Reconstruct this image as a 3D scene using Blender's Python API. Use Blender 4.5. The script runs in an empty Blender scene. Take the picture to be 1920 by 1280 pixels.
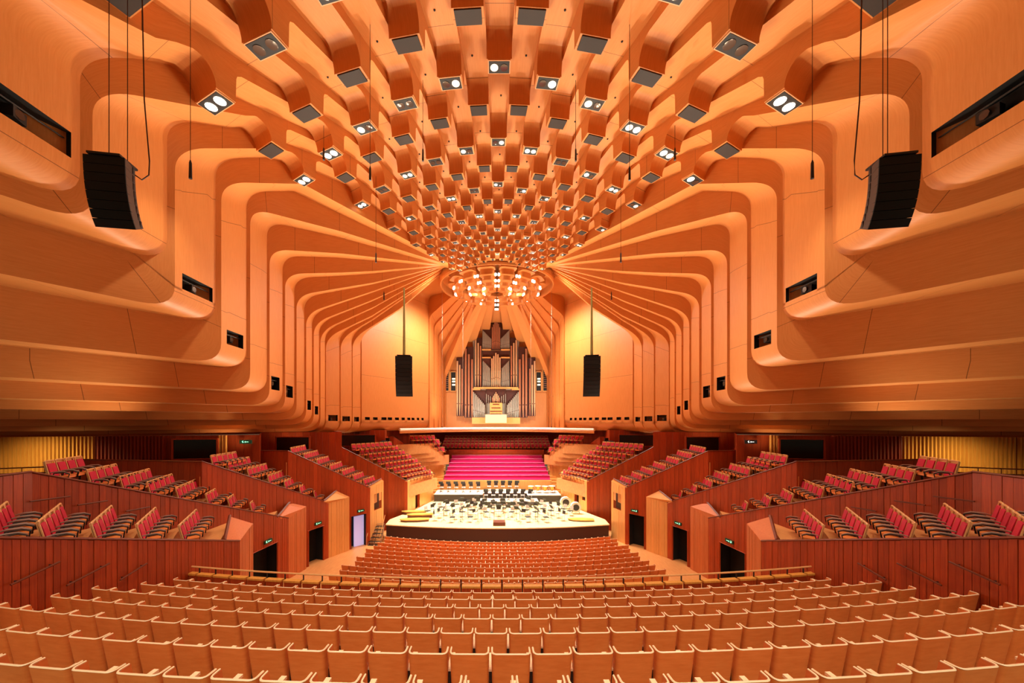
import bpy, math, random
from mathutils import Vector, Matrix
random.seed(7)
SC = bpy.context.scene
COL = SC.collection
# ------------------------------------------------------------------ camera, world, exposure, main lights
EYE = 10.5            # eye height over the stalls floor (world z = 0)
FPX, PX0, PY0, CAMX = 700.0, 928.0, 790.0, -0.224
cd = bpy.data.cameras.new('camera'); cam = bpy.data.objects.new('camera', cd); COL.objects.link(cam)
cam.location = (CAMX, 0, EYE); cam.rotation_euler = (math.pi/2, 0, 0)
cd.sensor_width = 36; cd.lens = 36*FPX/1920; cd.shift_x = (960-PX0)/1920; cd.shift_y = (PY0-640)/1920
SC.cycles.adaptive_threshold = 0.02; SC.cycles.caustics_reflective = False; SC.cycles.caustics_refractive = False
cd.clip_start = 0.05; cd.clip_end = 300
SC.camera = cam
SC.view_settings.view_transform = 'Standard'; SC.view_settings.look = 'None'
SC.view_settings.gamma = 1; SC.view_settings.use_curve_mapping = False
SC.view_settings.exposure = 0.1
w = bpy.data.worlds.new('hall_air'); SC.world = w; w.use_nodes = True
w.node_tree.nodes['Background'].inputs[0].default_value = (1.0, 0.72, 0.42, 1)
w.node_tree.nodes['Background'].inputs[1].default_value = 0.11

def spot(name, loc, aim, power, size=120, blend=0.8, color=(1, .82, .6), radius=0.25):
    l = bpy.data.lights.new(name, 'SPOT'); l.energy = power; l.spot_size = math.radians(size); l.spot_blend = blend
    l.color = color; l.shadow_soft_size = radius
    o = bpy.data.objects.new(name, l); COL.objects.link(o); o.location = loc
    o.rotation_euler = (Vector(aim)-Vector(loc)).to_track_quat('-Z', 'Y').to_euler()
    return o
def area(name, loc, aim, power, sx, sy, color=(1, .8, .55)):
    l = bpy.data.lights.new(name, 'AREA'); l.energy = power; l.shape = 'RECTANGLE'; l.size = sx; l.size_y = sy; l.color = color
    o = bpy.data.objects.new(name, l); COL.objects.link(o); o.location = loc
    o.rotation_euler = (Vector(aim)-Vector(loc)).to_track_quat('-Z', 'Y').to_euler()
    return o
WARM = (1, .88, .68)
# crown lamps over the stage
for i in range(6):
    a = math.pi*2*i/6
    spot('crown_lamp_light', (3.2*math.cos(a), 42+3.2*math.sin(a), EYE+14.3), (2*math.cos(a), 38.5+4*math.sin(a), 1.6), 9000, 62, .6, (1, .90, .72), .3)
for a in (-62, -31, 0, 31, 62):       # added fill spots by the crown rim brighten the beams around it
    a = math.radians(a)
    spot('crown_rim_fill', (6.7*math.sin(a), 42-6.7*math.cos(a), EYE+13.2), (13*math.sin(a), 42-13*math.cos(a), EYE+17), 520, 125, .9, (1, .95, .82), .25)
# house downlights in the ceiling boxes
for (x, y, z) in [(0, 19.6, 17.9), (5, 20.6, 17.2), (-5, 20.6, 17.2), (10, 21.6, 15.5), (-10, 21.6, 15.5),
                  (12.6, 16.4, 13.4), (-12.6, 16.4, 13.4), (0, 27, 16.5), (-6, 27, 15.8), (6, 27, 15.8),
                  (0, 6, 18.5), (-8, 7, 15), (8, 7, 15), (0, -3, 18), (-7, -3, 17), (7, -3, 17)]:
    spot('house_downlight', (x, y, EYE+z), (x*.95, y-.3, 0), 2100, 78, .7, WARM, .2)
for s in (-1, 1):       # added fill spots under the crown brighten the flanks; wall washers over the gold slats
    spot('crown_fill', (s*4.5, 42.5, EYE+13.6), (s*9, 42.5, EYE+0), 8500, 160, .9, (1, .95, .82), .5)
    spot('crown_fill_up', (s*2.2, 42, EYE+13.9), (s*2.0, 42, EYE+17), 200, 165, .9, (1, .88, .68), .5)  # added fill inside the crown, pointing up at its petals
    spot('slat_washer', (s*25.5, 19.5, EYE-1.3), (s*26.5, 22.5, EYE-4), 500, 120, .9, (1, .78, .36), .2)
for (x, y) in ((-9, -7), (-4.5, -7.5), (0, -8), (4.5, -7.5), (9, -7)):      # unseen fill spots added behind the camera to brighten the seat backs
    spot('rear_fill', (x, y, EYE+9), (x*.9, 8.5, EYE-5), 2100, 62, .7, WARM, .25)
# luminaires in the wall niches; those beside the stage wash the vault from below; then added fill
for s in (-1, 1):
    for (x, y, z, p) in [(14.9, 21.6, 4.7, 350), (15, 25.6, 2.6, 350), (15, 30.5, 1.3, 600), (14.6, 34.2, .2, 900)]:
        spot('niche_luminaire', (s*(x-.55), y-.1, EYE+z), (-s*2, y-7, EYE+17), p, 140, .9, WARM, .3)
    for (x, y, p) in [(12.6, 38.4, 1500), (11.4, 40.8, 1500)]:
        spot('vault_washer', (s*x, y, EYE-.1), (-s*1, 21, EYE+16), p, 110, .9, WARM, .4)
    spot('house_washer', (s*12.4, 38.8, EYE-.1), (-s*15, 12, EYE+4), 2400, 75, .9, WARM, .4)
    for (x, y, z, tx, ty, p) in [(11.6, 28.4, -5.1, 3, 9, 7200), (10.2, 32.2, -4.4, 3, 15, 8000), (8.6, 36.4, -5.3, 2, 23, 5500)]:
        spot('box_fill', (s*x, y, EYE+z), (s*tx, ty, EYE+17), p, 100, .9, WARM, .3)      # added fill behind the box ends, brightens the undersides above
    for (x, y, z, tx, ty, p) in [(13.4, 10.5, -.5, 17, 10, 420), (16.4, 16.5, -1.4, 20, 15, 520), (19.5, 19.4, -1.9, 22, 18, 650), (16.8, 24.4, -2.6, 18.5, 22.4, 220), (19.8, 28.0, -2.8, 21, 26, 420), (17.0, 31.0, -2.8, 18, 30, 160), (15.6, 37.0, -2.8, 16, 36, 130)]:
        spot('soffit_fill', (s*x, y, EYE+z), (s*tx, ty, EYE+5), p, 112, .9, WARM, .3)  # added fill spots below the side soffits, no fixtures there
    spot('alcove_fill', (s*7.4, 46.5, EYE-.3), (-s*3, 56, EYE+9), 3800, 130, .9, (1, .93, .78), .4)  # added fill spots that brighten the organ alcove

# ------------------------------------------------------------------ helpers
def lin(c):
    return tuple((v/255/12.92 if v/255 <= .04045 else ((v/255+.055)/1.055)**2.4) for v in c)
MATS = {}
def mat(name, rgb, rough=.55, metal=0., emit=None, estr=0., var=0., spec=.5):
    m = bpy.data.materials.new(name); m.use_nodes = True
    nt = m.node_tree; b = nt.nodes['Principled BSDF']
    c = lin(rgb)
    b.inputs['Base Color'].default_value = (*c, 1); b.inputs['Roughness'].default_value = rough; b.inputs['Metallic'].default_value = metal
    b.inputs['Specular IOR Level'].default_value = spec
    if var:
        oi = nt.nodes.new('ShaderNodeObjectInfo'); h = nt.nodes.new('ShaderNodeHueSaturation')
        mr = nt.nodes.new('ShaderNodeMapRange'); mr.inputs[3].default_value = 1-var; mr.inputs[4].default_value = 1+var
        nt.links.new(oi.outputs['Random'], mr.inputs[0]); nt.links.new(mr.outputs[0], h.inputs['Value'])
        h.inputs['Color'].default_value = (*c, 1); nt.links.new(h.outputs[0], b.inputs['Base Color'])
    if emit:
        b.inputs['Emission Color'].default_value = (*lin(emit), 1); b.inputs['Emission Strength'].default_value = estr
    MATS[name] = m
    return m
def wood(name, rgb, rgb2, scale=(1, 1, 1), rough=.5, coord='Object', seam=0., var=0., bump=.02, nscale=4., spec=.35):
    m = bpy.data.materials.new(name); m.use_nodes = True; nt = m.node_tree; N = nt.nodes; L = nt.links
    b = N['Principled BSDF']; b.inputs['Roughness'].default_value = rough; b.inputs['Specular IOR Level'].default_value = spec
    tc = N.new('ShaderNodeTexCoord'); mp = N.new('ShaderNodeMapping'); mp.inputs['Scale'].default_value = scale
    L.new(tc.outputs[coord], mp.inputs[0])
    oi = N.new('ShaderNodeObjectInfo'); L.new(oi.outputs['Random'], mp.inputs['Location'])
    n = N.new('ShaderNodeTexNoise'); n.inputs['Scale'].default_value = nscale; n.inputs['Detail'].default_value = 5; n.inputs['Roughness'].default_value = .6
    L.new(mp.outputs[0], n.inputs[0])
    r = N.new('ShaderNodeValToRGB'); r.color_ramp.elements[0].position = .3; r.color_ramp.elements[1].position = .7
    r.color_ramp.elements[0].color = (*lin(rgb), 1); r.color_ramp.elements[1].color = (*lin(rgb2), 1)
    L.new(n.outputs[0], r.inputs[0]); col = r.outputs[0]
    if seam:     # sheet joints of the plywood, thin dark lines every few metres along and across the sheet
        sx = N.new('ShaderNodeSeparateXYZ'); L.new(tc.outputs[coord], sx.inputs[0])
        d = N.new('ShaderNodeMath'); d.operation = 'PINGPONG'; d.inputs[1].default_value = seam; L.new(sx.outputs[0], d.inputs[0])
        lt = N.new('ShaderNodeMath'); lt.operation = 'LESS_THAN'; lt.inputs[1].default_value = .012; L.new(d.outputs[0], lt.inputs[0])
        mx = N.new('ShaderNodeMix'); mx.data_type = 'RGBA'; mx.inputs['B'].default_value = (*[v*.35 for v in lin(rgb)], 1)
        L.new(lt.outputs[0], mx.inputs['Factor']); L.new(col, mx.inputs['A']); col = mx.outputs['Result']
    if var:
        h = N.new('ShaderNodeHueSaturation'); mr = N.new('ShaderNodeMapRange'); mr.inputs[3].default_value = 1-var; mr.inputs[4].default_value = 1+var
        L.new(oi.outputs['Random'], mr.inputs[0]); L.new(mr.outputs[0], h.inputs['Value']); L.new(col, h.inputs['Color']); col = h.outputs[0]
    L.new(col, b.inputs['Base Color'])
    if bump:
        bp = N.new('ShaderNodeBump'); bp.inputs['Strength'].default_value = bump; L.new(n.outputs[0], bp.inputs['Height']); L.new(bp.outputs[0], b.inputs['Normal'])
    MATS[name] = m
    return m
wood('plywood', (200, 124, 60), (210, 136, 72), (.35, 5, 1), .5, 'UV', seam=2.44, var=.03)
wood('plywood_plain', (208, 136, 72), (218, 148, 84), (5, 5, .4), .5, var=.03)
wood('brushbox', (152, 54, 20), (182, 76, 30), (7, 7, .35), .42, var=.16, bump=.05)
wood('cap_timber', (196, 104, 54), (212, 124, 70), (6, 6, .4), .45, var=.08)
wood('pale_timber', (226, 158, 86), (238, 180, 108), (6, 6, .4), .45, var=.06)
wood('stage_boards', (236, 216, 160), (246, 230, 182), (3, .4, 1), .35)
wood('floor_boards', (206, 140, 84), (222, 160, 100), (4, .4, 1), .4)
wood('seat_ply', (212, 118, 54), (224, 134, 68), (1, 1, 5), .4, var=.05, bump=.01)
wood('arm_wood', (214, 160, 100), (228, 178, 120), (2, 2, 8), .45)
wood('gold_slats', (206, 140, 56), (226, 162, 76), (6, 6, .3), .5)
wood('red_slats', (130, 44, 22), (156, 60, 30), (6, 6, .3), .5)
mat('cream_edge', (246, 214, 172), .45)
mat('black', (14, 11, 10), .6); mat('vent', (44, 34, 28), .7); mat('frame_trim', (226, 170, 120), .5)
mat('speaker_black', (10, 9, 9), .75); mat('speaker_side', (62, 42, 30), .6)
mat('lamp_on', (255, 246, 226), .3, emit=(255, 240, 214), estr=5.); mat('lamp_off', (96, 84, 74), .15, .6)
mat('lamp_dim', (230, 214, 190), .2, emit=(255, 236, 205), estr=1.6)
mat('crown_lamp', (255, 246, 226), .3, emit=(255, 238, 208), estr=8.)
mat('red_fabric', (190, 24, 60), .85, var=.08); mat('magenta', (206, 26, 112), .8); mat('magenta_edge', (240, 150, 196), .7)
mat('screen', (16, 15, 16), .2); mat('dark_opening', (10, 6, 5), .9); mat('cable', (60, 26, 14), .6)
mat('stage_front', (66, 40, 34), .55); mat('riser_front', (58, 50, 48), .5); mat('riser_top', (226, 218, 206), .5)
mat('stand_black', (28, 24, 26), .5); mat('chair_black', (52, 44, 46), .55); mat('chair_light', (214, 206, 206), .45, .2)
mat('chrome', (200, 196, 190), .25, .9); mat('sign_green', (18, 70, 48), .5); mat('sign_mark', (160, 255, 214), .5, emit=(150, 255, 205), estr=1.3)
mat('sign_white', (235, 240, 236), .5, emit=(235, 245, 240), estr=1.)
mat('pipe_tin', (166, 164, 152), .4, .35); mat('pipe_copper', (192, 132, 100), .42, .35); mat('pipe_light', (222, 182, 140), .45, .2); mat('organ_dark', (72, 30, 20), .6)
mat('lit_strip', (250, 244, 236), .4); mat('door_light', (200, 196, 236), .5, emit=(190, 185, 240), estr=.5)
mat('drum_white', (240, 234, 224), .5); mat('brass', (214, 150, 60), .3, .8); mat('golden_wood', (222, 176, 84), .4); mat('dark_wood', (110, 48, 26), .45)
mat('arm_grey', (150, 122, 108), .35); mat('cable_green', (150, 150, 90), .5)

def newobj(name, me, parent=None, loc=None):
    o = bpy.data.objects.new(name, me); COL.objects.link(o)
    if parent: o.parent = parent
    if loc is not None: o.location = loc
    return o
def empty(name, loc=(0, 0, 0), rz=0, parent=None):
    o = bpy.data.objects.new(name, None); COL.objects.link(o); o.location = loc; o.rotation_euler = (0, 0, rz); o.empty_display_size = .2
    if parent: o.parent = parent
    return o
LABELS = set()
def tag(o, label, cat, group=None, kind=None):
    o['label'] = label; o['category'] = cat
    if group: o['group'] = group
    if kind: o['kind'] = kind
    assert label not in LABELS or group, label
    LABELS.add(label)
    return o
class MB:
    def __init__(s): s.v = []; s.f = []; s.m = []; s.uv = {}
    def vert(s, p): s.v.append(tuple(p)); return len(s.v)-1
    def face(s, idx, m=0): s.f.append(tuple(idx)); s.m.append(m)
    def quad(s, a, b, c, d, m=0):
        i = len(s.v); s.v += [tuple(a), tuple(b), tuple(c), tuple(d)]; s.face((i, i+1, i+2, i+3), m)
    def poly(s, pts, m=0):
        i = len(s.v); s.v += [tuple(p) for p in pts]; s.face(range(i, i+len(pts)), m)
    def hexa(s, p, m=0):      # 8 points: bottom 0-3 ccw, top 4-7
        i = len(s.v); s.v += [tuple(q) for q in p]
        for f in ((3, 2, 1, 0), (4, 5, 6, 7), (0, 1, 5, 4), (1, 2, 6, 5), (2, 3, 7, 6), (3, 0, 4, 7)): s.face([i+k for k in f], m)
    def box(s, c, d, m=0, rz=0, rx=0):
        x, y, z = (q/2 for q in d)
        R = Matrix.Rotation(rz, 3, 'Z') @ Matrix.Rotation(rx, 3, 'X'); c = Vector(c)
        s.hexa([c+R @ Vector(q) for q in ((-x, -y, -z), (x, -y, -z), (x, y, -z), (-x, y, -z), (-x, -y, z), (x, -y, z), (x, y, z), (-x, y, z))], m)
    def prism(s, poly, z0, z1, m=0):
        n = len(poly); i = len(s.v); s.v += [(x, y, z0) for x, y in poly]+[(x, y, z1) for x, y in poly]
        s.face([i+n-1-k for k in range(n)], m); s.face([i+n+k for k in range(n)], m)
        for k in range(n): s.face((i+k, i+(k+1) % n, i+n+(k+1) % n, i+n+k), m)
    def tube(s, pts, r, n=6, m=0, cap=True):
        pts = [Vector(p) for p in pts]; rings = []
        rr = r if isinstance(r, (list, tuple)) else [r]*len(pts)
        for k, p in enumerate(pts):
            d = (pts[min(k+1, len(pts)-1)]-pts[max(k-1, 0)])
            d = d.normalized() if d.length > 1e-9 else Vector((0, 0, 1))
            a = d.cross(Vector((0, 0, 1)));  a = d.cross(Vector((1, 0, 0))) if a.length < 1e-3 else a
            a.normalize(); b = d.cross(a)
            i = len(s.v); s.v += [tuple(p+rr[k]*(math.cos(2*math.pi*q/n)*a+math.sin(2*math.pi*q/n)*b)) for q in range(n)]; rings.append(i)
        for k in range(len(rings)-1):
            for q in range(n): s.face((rings[k]+q, rings[k+1]+q, rings[k+1]+(q+1) % n, rings[k]+(q+1) % n), m)
        if cap:
            s.face([rings[0]+q for q in range(n)], m); s.face([rings[-1]+n-1-q for q in range(n)], m)
    def cyl(s, c, r, h, n=12, m=0, r2=None):
        s.tube([c, (c[0], c[1], c[2]+h)], [r, r if r2 is None else r2], n, m)
    def mesh(s, name, mats, smooth=0):
        me = bpy.data.meshes.new(name); me.from_pydata(s.v, [], s.f)
        for k in mats: me.materials.append(MATS[k])
        me.polygons.foreach_set('material_index', s.m)
        if s.uv:
            uvl = me.uv_layers.new(name='UVMap')
            for lp in me.loops:
                uvl.data[lp.index].uv = s.uv.get(lp.vertex_index, (0, 0))
        if smooth:
            me.polygons.foreach_set('use_smooth', [True]*len(me.polygons)); me.set_sharp_from_angle(angle=math.radians(smooth))
        me.update(); return me
    def build(s, name, mats, parent=None, loc=None, smooth=0):
        if isinstance(mats, str): mats = [mats]
        return newobj(name, s.mesh(name, mats, smooth), parent, loc)
def copy_tree(o, parent=None):
    c = o.copy(); COL.objects.link(c); c.parent = parent
    for ch in o.children: copy_tree(ch, c)
    return c
def at(px, py, D):            # hall point seen at pixel (px, py) at depth D
    return Vector((CAMX+(px-PX0)/FPX*D, D, EYE+(PY0-py)/FPX*D))
ORD = ['zeroth', 'first', 'second', 'third', 'fourth', 'fifth', 'sixth', 'seventh', 'eighth', 'ninth', 'tenth', 'eleventh', 'twelfth', 'thirteenth', 'fourteenth', 'fifteenth',
       'sixteenth', 'seventeenth', 'eighteenth', 'nineteenth', 'twentieth', 'twenty-first', 'twenty-second', 'twenty-third', 'twenty-fourth', 'twenty-fifth', 'twenty-sixth']
SIDE = {-1: 'left', 1: 'right'}

# ------------------------------------------------------------------ plywood vault: radial beams and wall ribs about the crown
YC = 42.0; DEL = math.radians(3.3)
def pol(r, th, s, z):         # th from the rear axis of the hall, s = side
    return Vector((s*r*math.sin(th), YC-r*math.cos(th), EYE+z))
def interp(tab, x):
    if x <= tab[0][0]: return tab[0][1]
    for (a, b), (c, d) in zip(tab, tab[1:]):
        if x <= c: return b+(d-b)*(x-a)/(c-a)
    return tab[-1][1]
BASE = [(6, 14.75), (7.5, 15.2), (9, 15.7), (12.6, 16.6), (15, 17.2), (18, 18.0), (20, 18.45), (22.3, 18.75), (25, 18.95), (29, 19.1), (36, 19.0)]
CJ = [(6, .06), (9, .10), (12.6, .17), (15, .20), (18, .235), (20, .27), (22.3, .365), (25, .47), (29, .64), (36, .72)]
def zbox(j, r): return interp(BASE, r)-interp(CJ, r)*j
RING_E = [28.4, 22.3, 18.0, 15.0, 12.6, 10.7, 9.2, 7.9]
RING_O = [32.0, 25.0, 20.2, 16.4, 13.7, 11.6, 9.9, 8.5, 7.3]
def tooth_h(r): return interp([(6, .45), (9, .55), (13, .75), (18, .95), (22, 1.1), (30, 1.15)], r)
def soffit(j, r): return zbox(j, r)+tooth_h(r)
def ceiling_line(j, rstart):
    """(r, z) from rstart in to the crown, a tooth at every ring; also the boxes (r_near, r_far, z)"""
    out = []; boxes = []
    rings = RING_E if j % 2 == 0 else RING_O
    for R in rings:
        if R > rstart-.6: continue
        h = tooth_h(R); zb = zbox(j, R); bl = .78*interp([(6, .5), (12, .75), (20, 1), (40, 1.05)], R); sl = .62*h
        rn = R+bl/2; r0 = rn+sl
        zs = soffit(j, r0+.06)
        out.append((r0+.16, soffit(j, r0+.16))); out.append((r0+.06, zs))
        for q in range(1, 7):
            t = q/7                                   # quarter curve that steepens towards the box
            out.append((r0-sl*math.sin(t*math.pi/2), zs-(zs-zb)*(1-math.cos(t*math.pi/2))))
        out += [(rn, zb), (rn-bl, zb)]
        boxes.append((R, rn, rn-bl, zb, rings.index(R)))
        zs2 = soffit(j, rn-bl)
        out += [(rn-bl-.02, zs2-.22), (rn-bl-.06, zs2-.07), (rn-bl-.16, zs2), (rn-bl-.24, soffit(j, rn-bl-.24))]
    out.append((6.6, soffit(j, 6.6)))
    return out, boxes

def strip_mesh(profN, profF, hullN, hullF, across=(0, 1), hole=None):
    """ruled surface between two 3D profiles plus both side faces"""
    m = MB(); n = len(profN); na = len(across)
    ln = [0]
    for a, b in zip(profN, profN[1:]): ln.append(ln[-1]+(b-a).length)
    wd = max((a-b).length for a, b in zip(profN, profF))
    idx = []
    for i in range(n):
        row = []
        for t in across:
            k = m.vert(profN[i].lerp(profF[i], t)); m.uv[k] = (ln[i], t*(profN[i]-profF[i]).length); row.append(k)
        idx.append(row)
    for i in range(n-1):
        for q in range(na-1):
            if hole and hole(i, q): continue
            m.face((idx[i][q], idx[i+1][q], idx[i+1][q+1], idx[i][q+1]))
    for P, H in ((profN, hullN), (profF, hullF)):
        ia = []; ib = []
        for i in range(n):
            k = m.vert(P[i]); m.uv[k] = (ln[i]+.9, 0); ia.append(k)
            k = m.vert(H[i]); m.uv[k] = (ln[i]+.9, 3); ib.append(k)
        for i in range(n-1): m.face((ia[i], ia[i+1], ib[i+1], ib[i]))
    return m

ceiling = empty('ceiling'); tag(ceiling, 'birch plywood vault of radial beams stepping down to the crown', 'ceiling', kind='structure')
wall = {s: empty('wall_'+SIDE[s]) for s in (-1, 1)}
for s in (-1, 1): tag(wall[s], 'plywood ribbed hall wall on the %s of the stage' % SIDE[s], 'wall', kind='structure')
def reparent(o, p): o.parent = p      # the setting's empties stand at the origin
BOXES = []
def put_vents(parent, j, s, boxes, thN, thF):
    for (R, rn, rf, zb, ri) in boxes:
        g = .055/ R*2
        P = [pol(rn-.06, thN+g, s, zb), pol(rn-.06, thF-g, s, zb), pol(rf+.06, thF-g, s, zb), pol(rf+.06, thN+g, s, zb)]
        if j % 2 == 0:
            BOXES.append((j, s, ri, R, zb, P, thN, thF))
        else:
            m = MB(); m.hexa([p-Vector((0, 0, .05)) for p in P]+[p+Vector((0, 0, .02)) for p in P]); reparent(m.build('vent_panel', 'vent'), parent)
def beam(j, s):
    thN, thF = (j-.5)*DEL, (j+.5)*DEL
    line, boxes = ceiling_line(j, 36)
    line = [(37.0, soffit(j, 36))]+line
    def prof(th, up=0): return [pol(r, th, s, z+up) for r, z in line]
    m = strip_mesh(prof(thN), prof(thF), prof(thN, 3.0), prof(thF, 3.0))
    o = m.build('ceiling_beam', 'plywood', smooth=22); reparent(o, ceiling); 
    put_vents(o, j, s, boxes, thN, thF)
    rs = sorted(b_[0] for b_ in boxes)
    for ra, rb in zip(rs, rs[1:]):
        if rb < 12: continue
        r = ra+(rb-ra)*.42; newobj('sprinkler', SPR, o, pol(r, (j+.12)*DEL, s, interp(sorted(line), r)))
    return o
SPR = MB(); SPR.tube([(0, 0, .02), (0, 0, -.03), (0, 0, -.05)], [.055, .05, .02], 8); SPR = SPR.mesh('sprinkler', ['vent'])
for j in range(0, 7):
    for s in ((1,) if j == 0 else (-1, 1)): beam(j, s)

def fillet(p0, pc, p1, n=7):  # quadratic curve p0 -> p1 with corner pc
    return [tuple((1-t)**2*a+2*t*(1-t)*b+t*t*c for a, b, c in zip(p0, pc, p1)) for t in [k/n for k in range(n+1)]]
RIBS = []
def rib(name, thN, thF, XN, XF, line, zbot, s, parent, j=None, out=24., R=1.0, niche=None, boxes=(), zlow=None, up=3.2, across=None, RT=None):
    """one plywood bay: outward soffit, rounded foot, wall, rounded head, ceiling line to the crown"""
    def prof(th, X):
        rw = X/math.sin(th); P = []
        if zlow is None:
            P += [(rw+out, zbot), (rw+out*.5, zbot), (rw+R*1.5+.3, zbot)]
            P += fillet((rw+R*1.3, zbot), (rw, zbot), (rw, zbot+R*1.1))
            zh = zbot+2.6
        else:
            P.append((rw, zlow)); zh = zlow
        for zz in (niche[2:4] if niche else ()): P.append((rw, zz))
        H = [(max(r, rw+2.2)-r, max(z, zh)-z) for r, z in P]
        rt = RT or R
        rin = rw-rt*1.2
        lz = interp(sorted(line), rin)
        # slope of the line at the corner decides where the corner lies
        lc = interp(sorted(line), rin-.5); zc = lz-(lc-lz)/.5*rt*1.2
        zc = min(zc, lz)
        f = fillet((rw, zc-rt*1.0), (rw, zc), (rin, lz), 9)
        P += f; H += [(2.2*(1-k/9), up*(k/9)) for k in range(10)]
        for (r, z) in line:
            if r < rin-.03: P.append((r, z)); H.append((0, up))
        return P, H, rw
    PN, HN, rwN = prof(thN, XN); PF, HF, rwF = prof(thF, XF)
    if len(PN) != len(PF):   # far wall lies nearer the crown: drop the same line points on both
        base = [p for p in line if p[0] < min(rwN, rwF)-(RT or R)*1.2-.03]
        cN = len(PN)-len([p for p in line if p[0] < rwN-(RT or R)*1.2-.03]); cF = len(PF)-len([p for p in line if p[0] < rwF-(RT or R)*1.2-.03])
        PN = PN[:cN]+base; HN = HN[:cN]+[(0, up)]*len(base); PF = PF[:cF]+base; HF = HF[:cF]+[(0, up)]*len(base)
    g = lambda P, th: [pol(r, th, s, z) for r, z in P]
    gh = lambda P, H, th: [pol(r+a, th, s, z+b) for (r, z), (a, b) in zip(P, H)]
    ac = (0, 1); hole = None
    if niche:
        iz = [k for k, p in enumerate(PN) if abs(p[1]-niche[2]) < 1e-6 and abs(p[0]-rwN) < 1e-6][-1]
        spans = niche[0]
        cuts = sorted({0, 1}|{q for sp in spans for q in sp}); ac = tuple(cuts)
        holes = {cuts.index(sp[0]) for sp in spans}
        hole = lambda i, q: i == iz and q in holes
    m = strip_mesh(g(PN, thN), g(PF, thF), gh(PN, HN, thN), gh(PF, HF, thF), ac, hole)
    o = m.build(name, 'plywood', smooth=28); reparent(o, parent)
    if niche:
        A, B = pol(rwN, thN, s, 0), pol(rwF, thF, s, 0)
        d = (B-A); nrm = Vector((-d.y, d.x, 0)).normalized()
        if nrm.x*s < 0: nrm = -nrm                        # outwards, away from the hall
        for (t0, t1) in niche[0]:
            a, b = A.lerp(B, t0), A.lerp(B, t1); dep = nrm*.7
            up0 = Vector((0, 0, niche[2])); up1 = Vector((0, 0, niche[3]))
            q = MB(); c8 = [a+up0, b+up0, b+up0+dep, a+up0+dep, a+up1, b+up1, b+up1+dep, a+up1+dep]
            for f in ((0, 1, 2, 3), (4, 7, 6, 5), (1, 2, 6, 5), (0, 4, 7, 3), (2, 3, 7, 6)): q.poly([c8[k] for k in f], 0)
            # luminaire inside the niche
            c = (a+b)/2+dep*.55+(up0+up1)/2; ww = (b-a).length
            q.box(c, (min(.5, ww*.3), .3, (niche[3]-niche[2])*.4), 1, math.atan2(d.y, d.x)+.3)
            q.tube([c-dep*.2, c-dep*.28], (niche[3]-niche[2])*.16, 8, 2)
            q.tube([a+dep*.3+(up0*.25+up1*.75), b+dep*.3+(up0*.25+up1*.75)], .03, 5, 1)
            k = q.build('light_niche', ['black', 'vent', 'lamp_off']); reparent(k, o)
    if boxes: put_vents(o, j, s, boxes, thN, thF)
    return o
def lj(j, head):
    rs = head[-1][0]; line, bx = ceiling_line(j, rs)
    line = head+[p for p in line if p[0] < rs-.05]
    return line, bx
WX = [15.05, 15.2]
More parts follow.
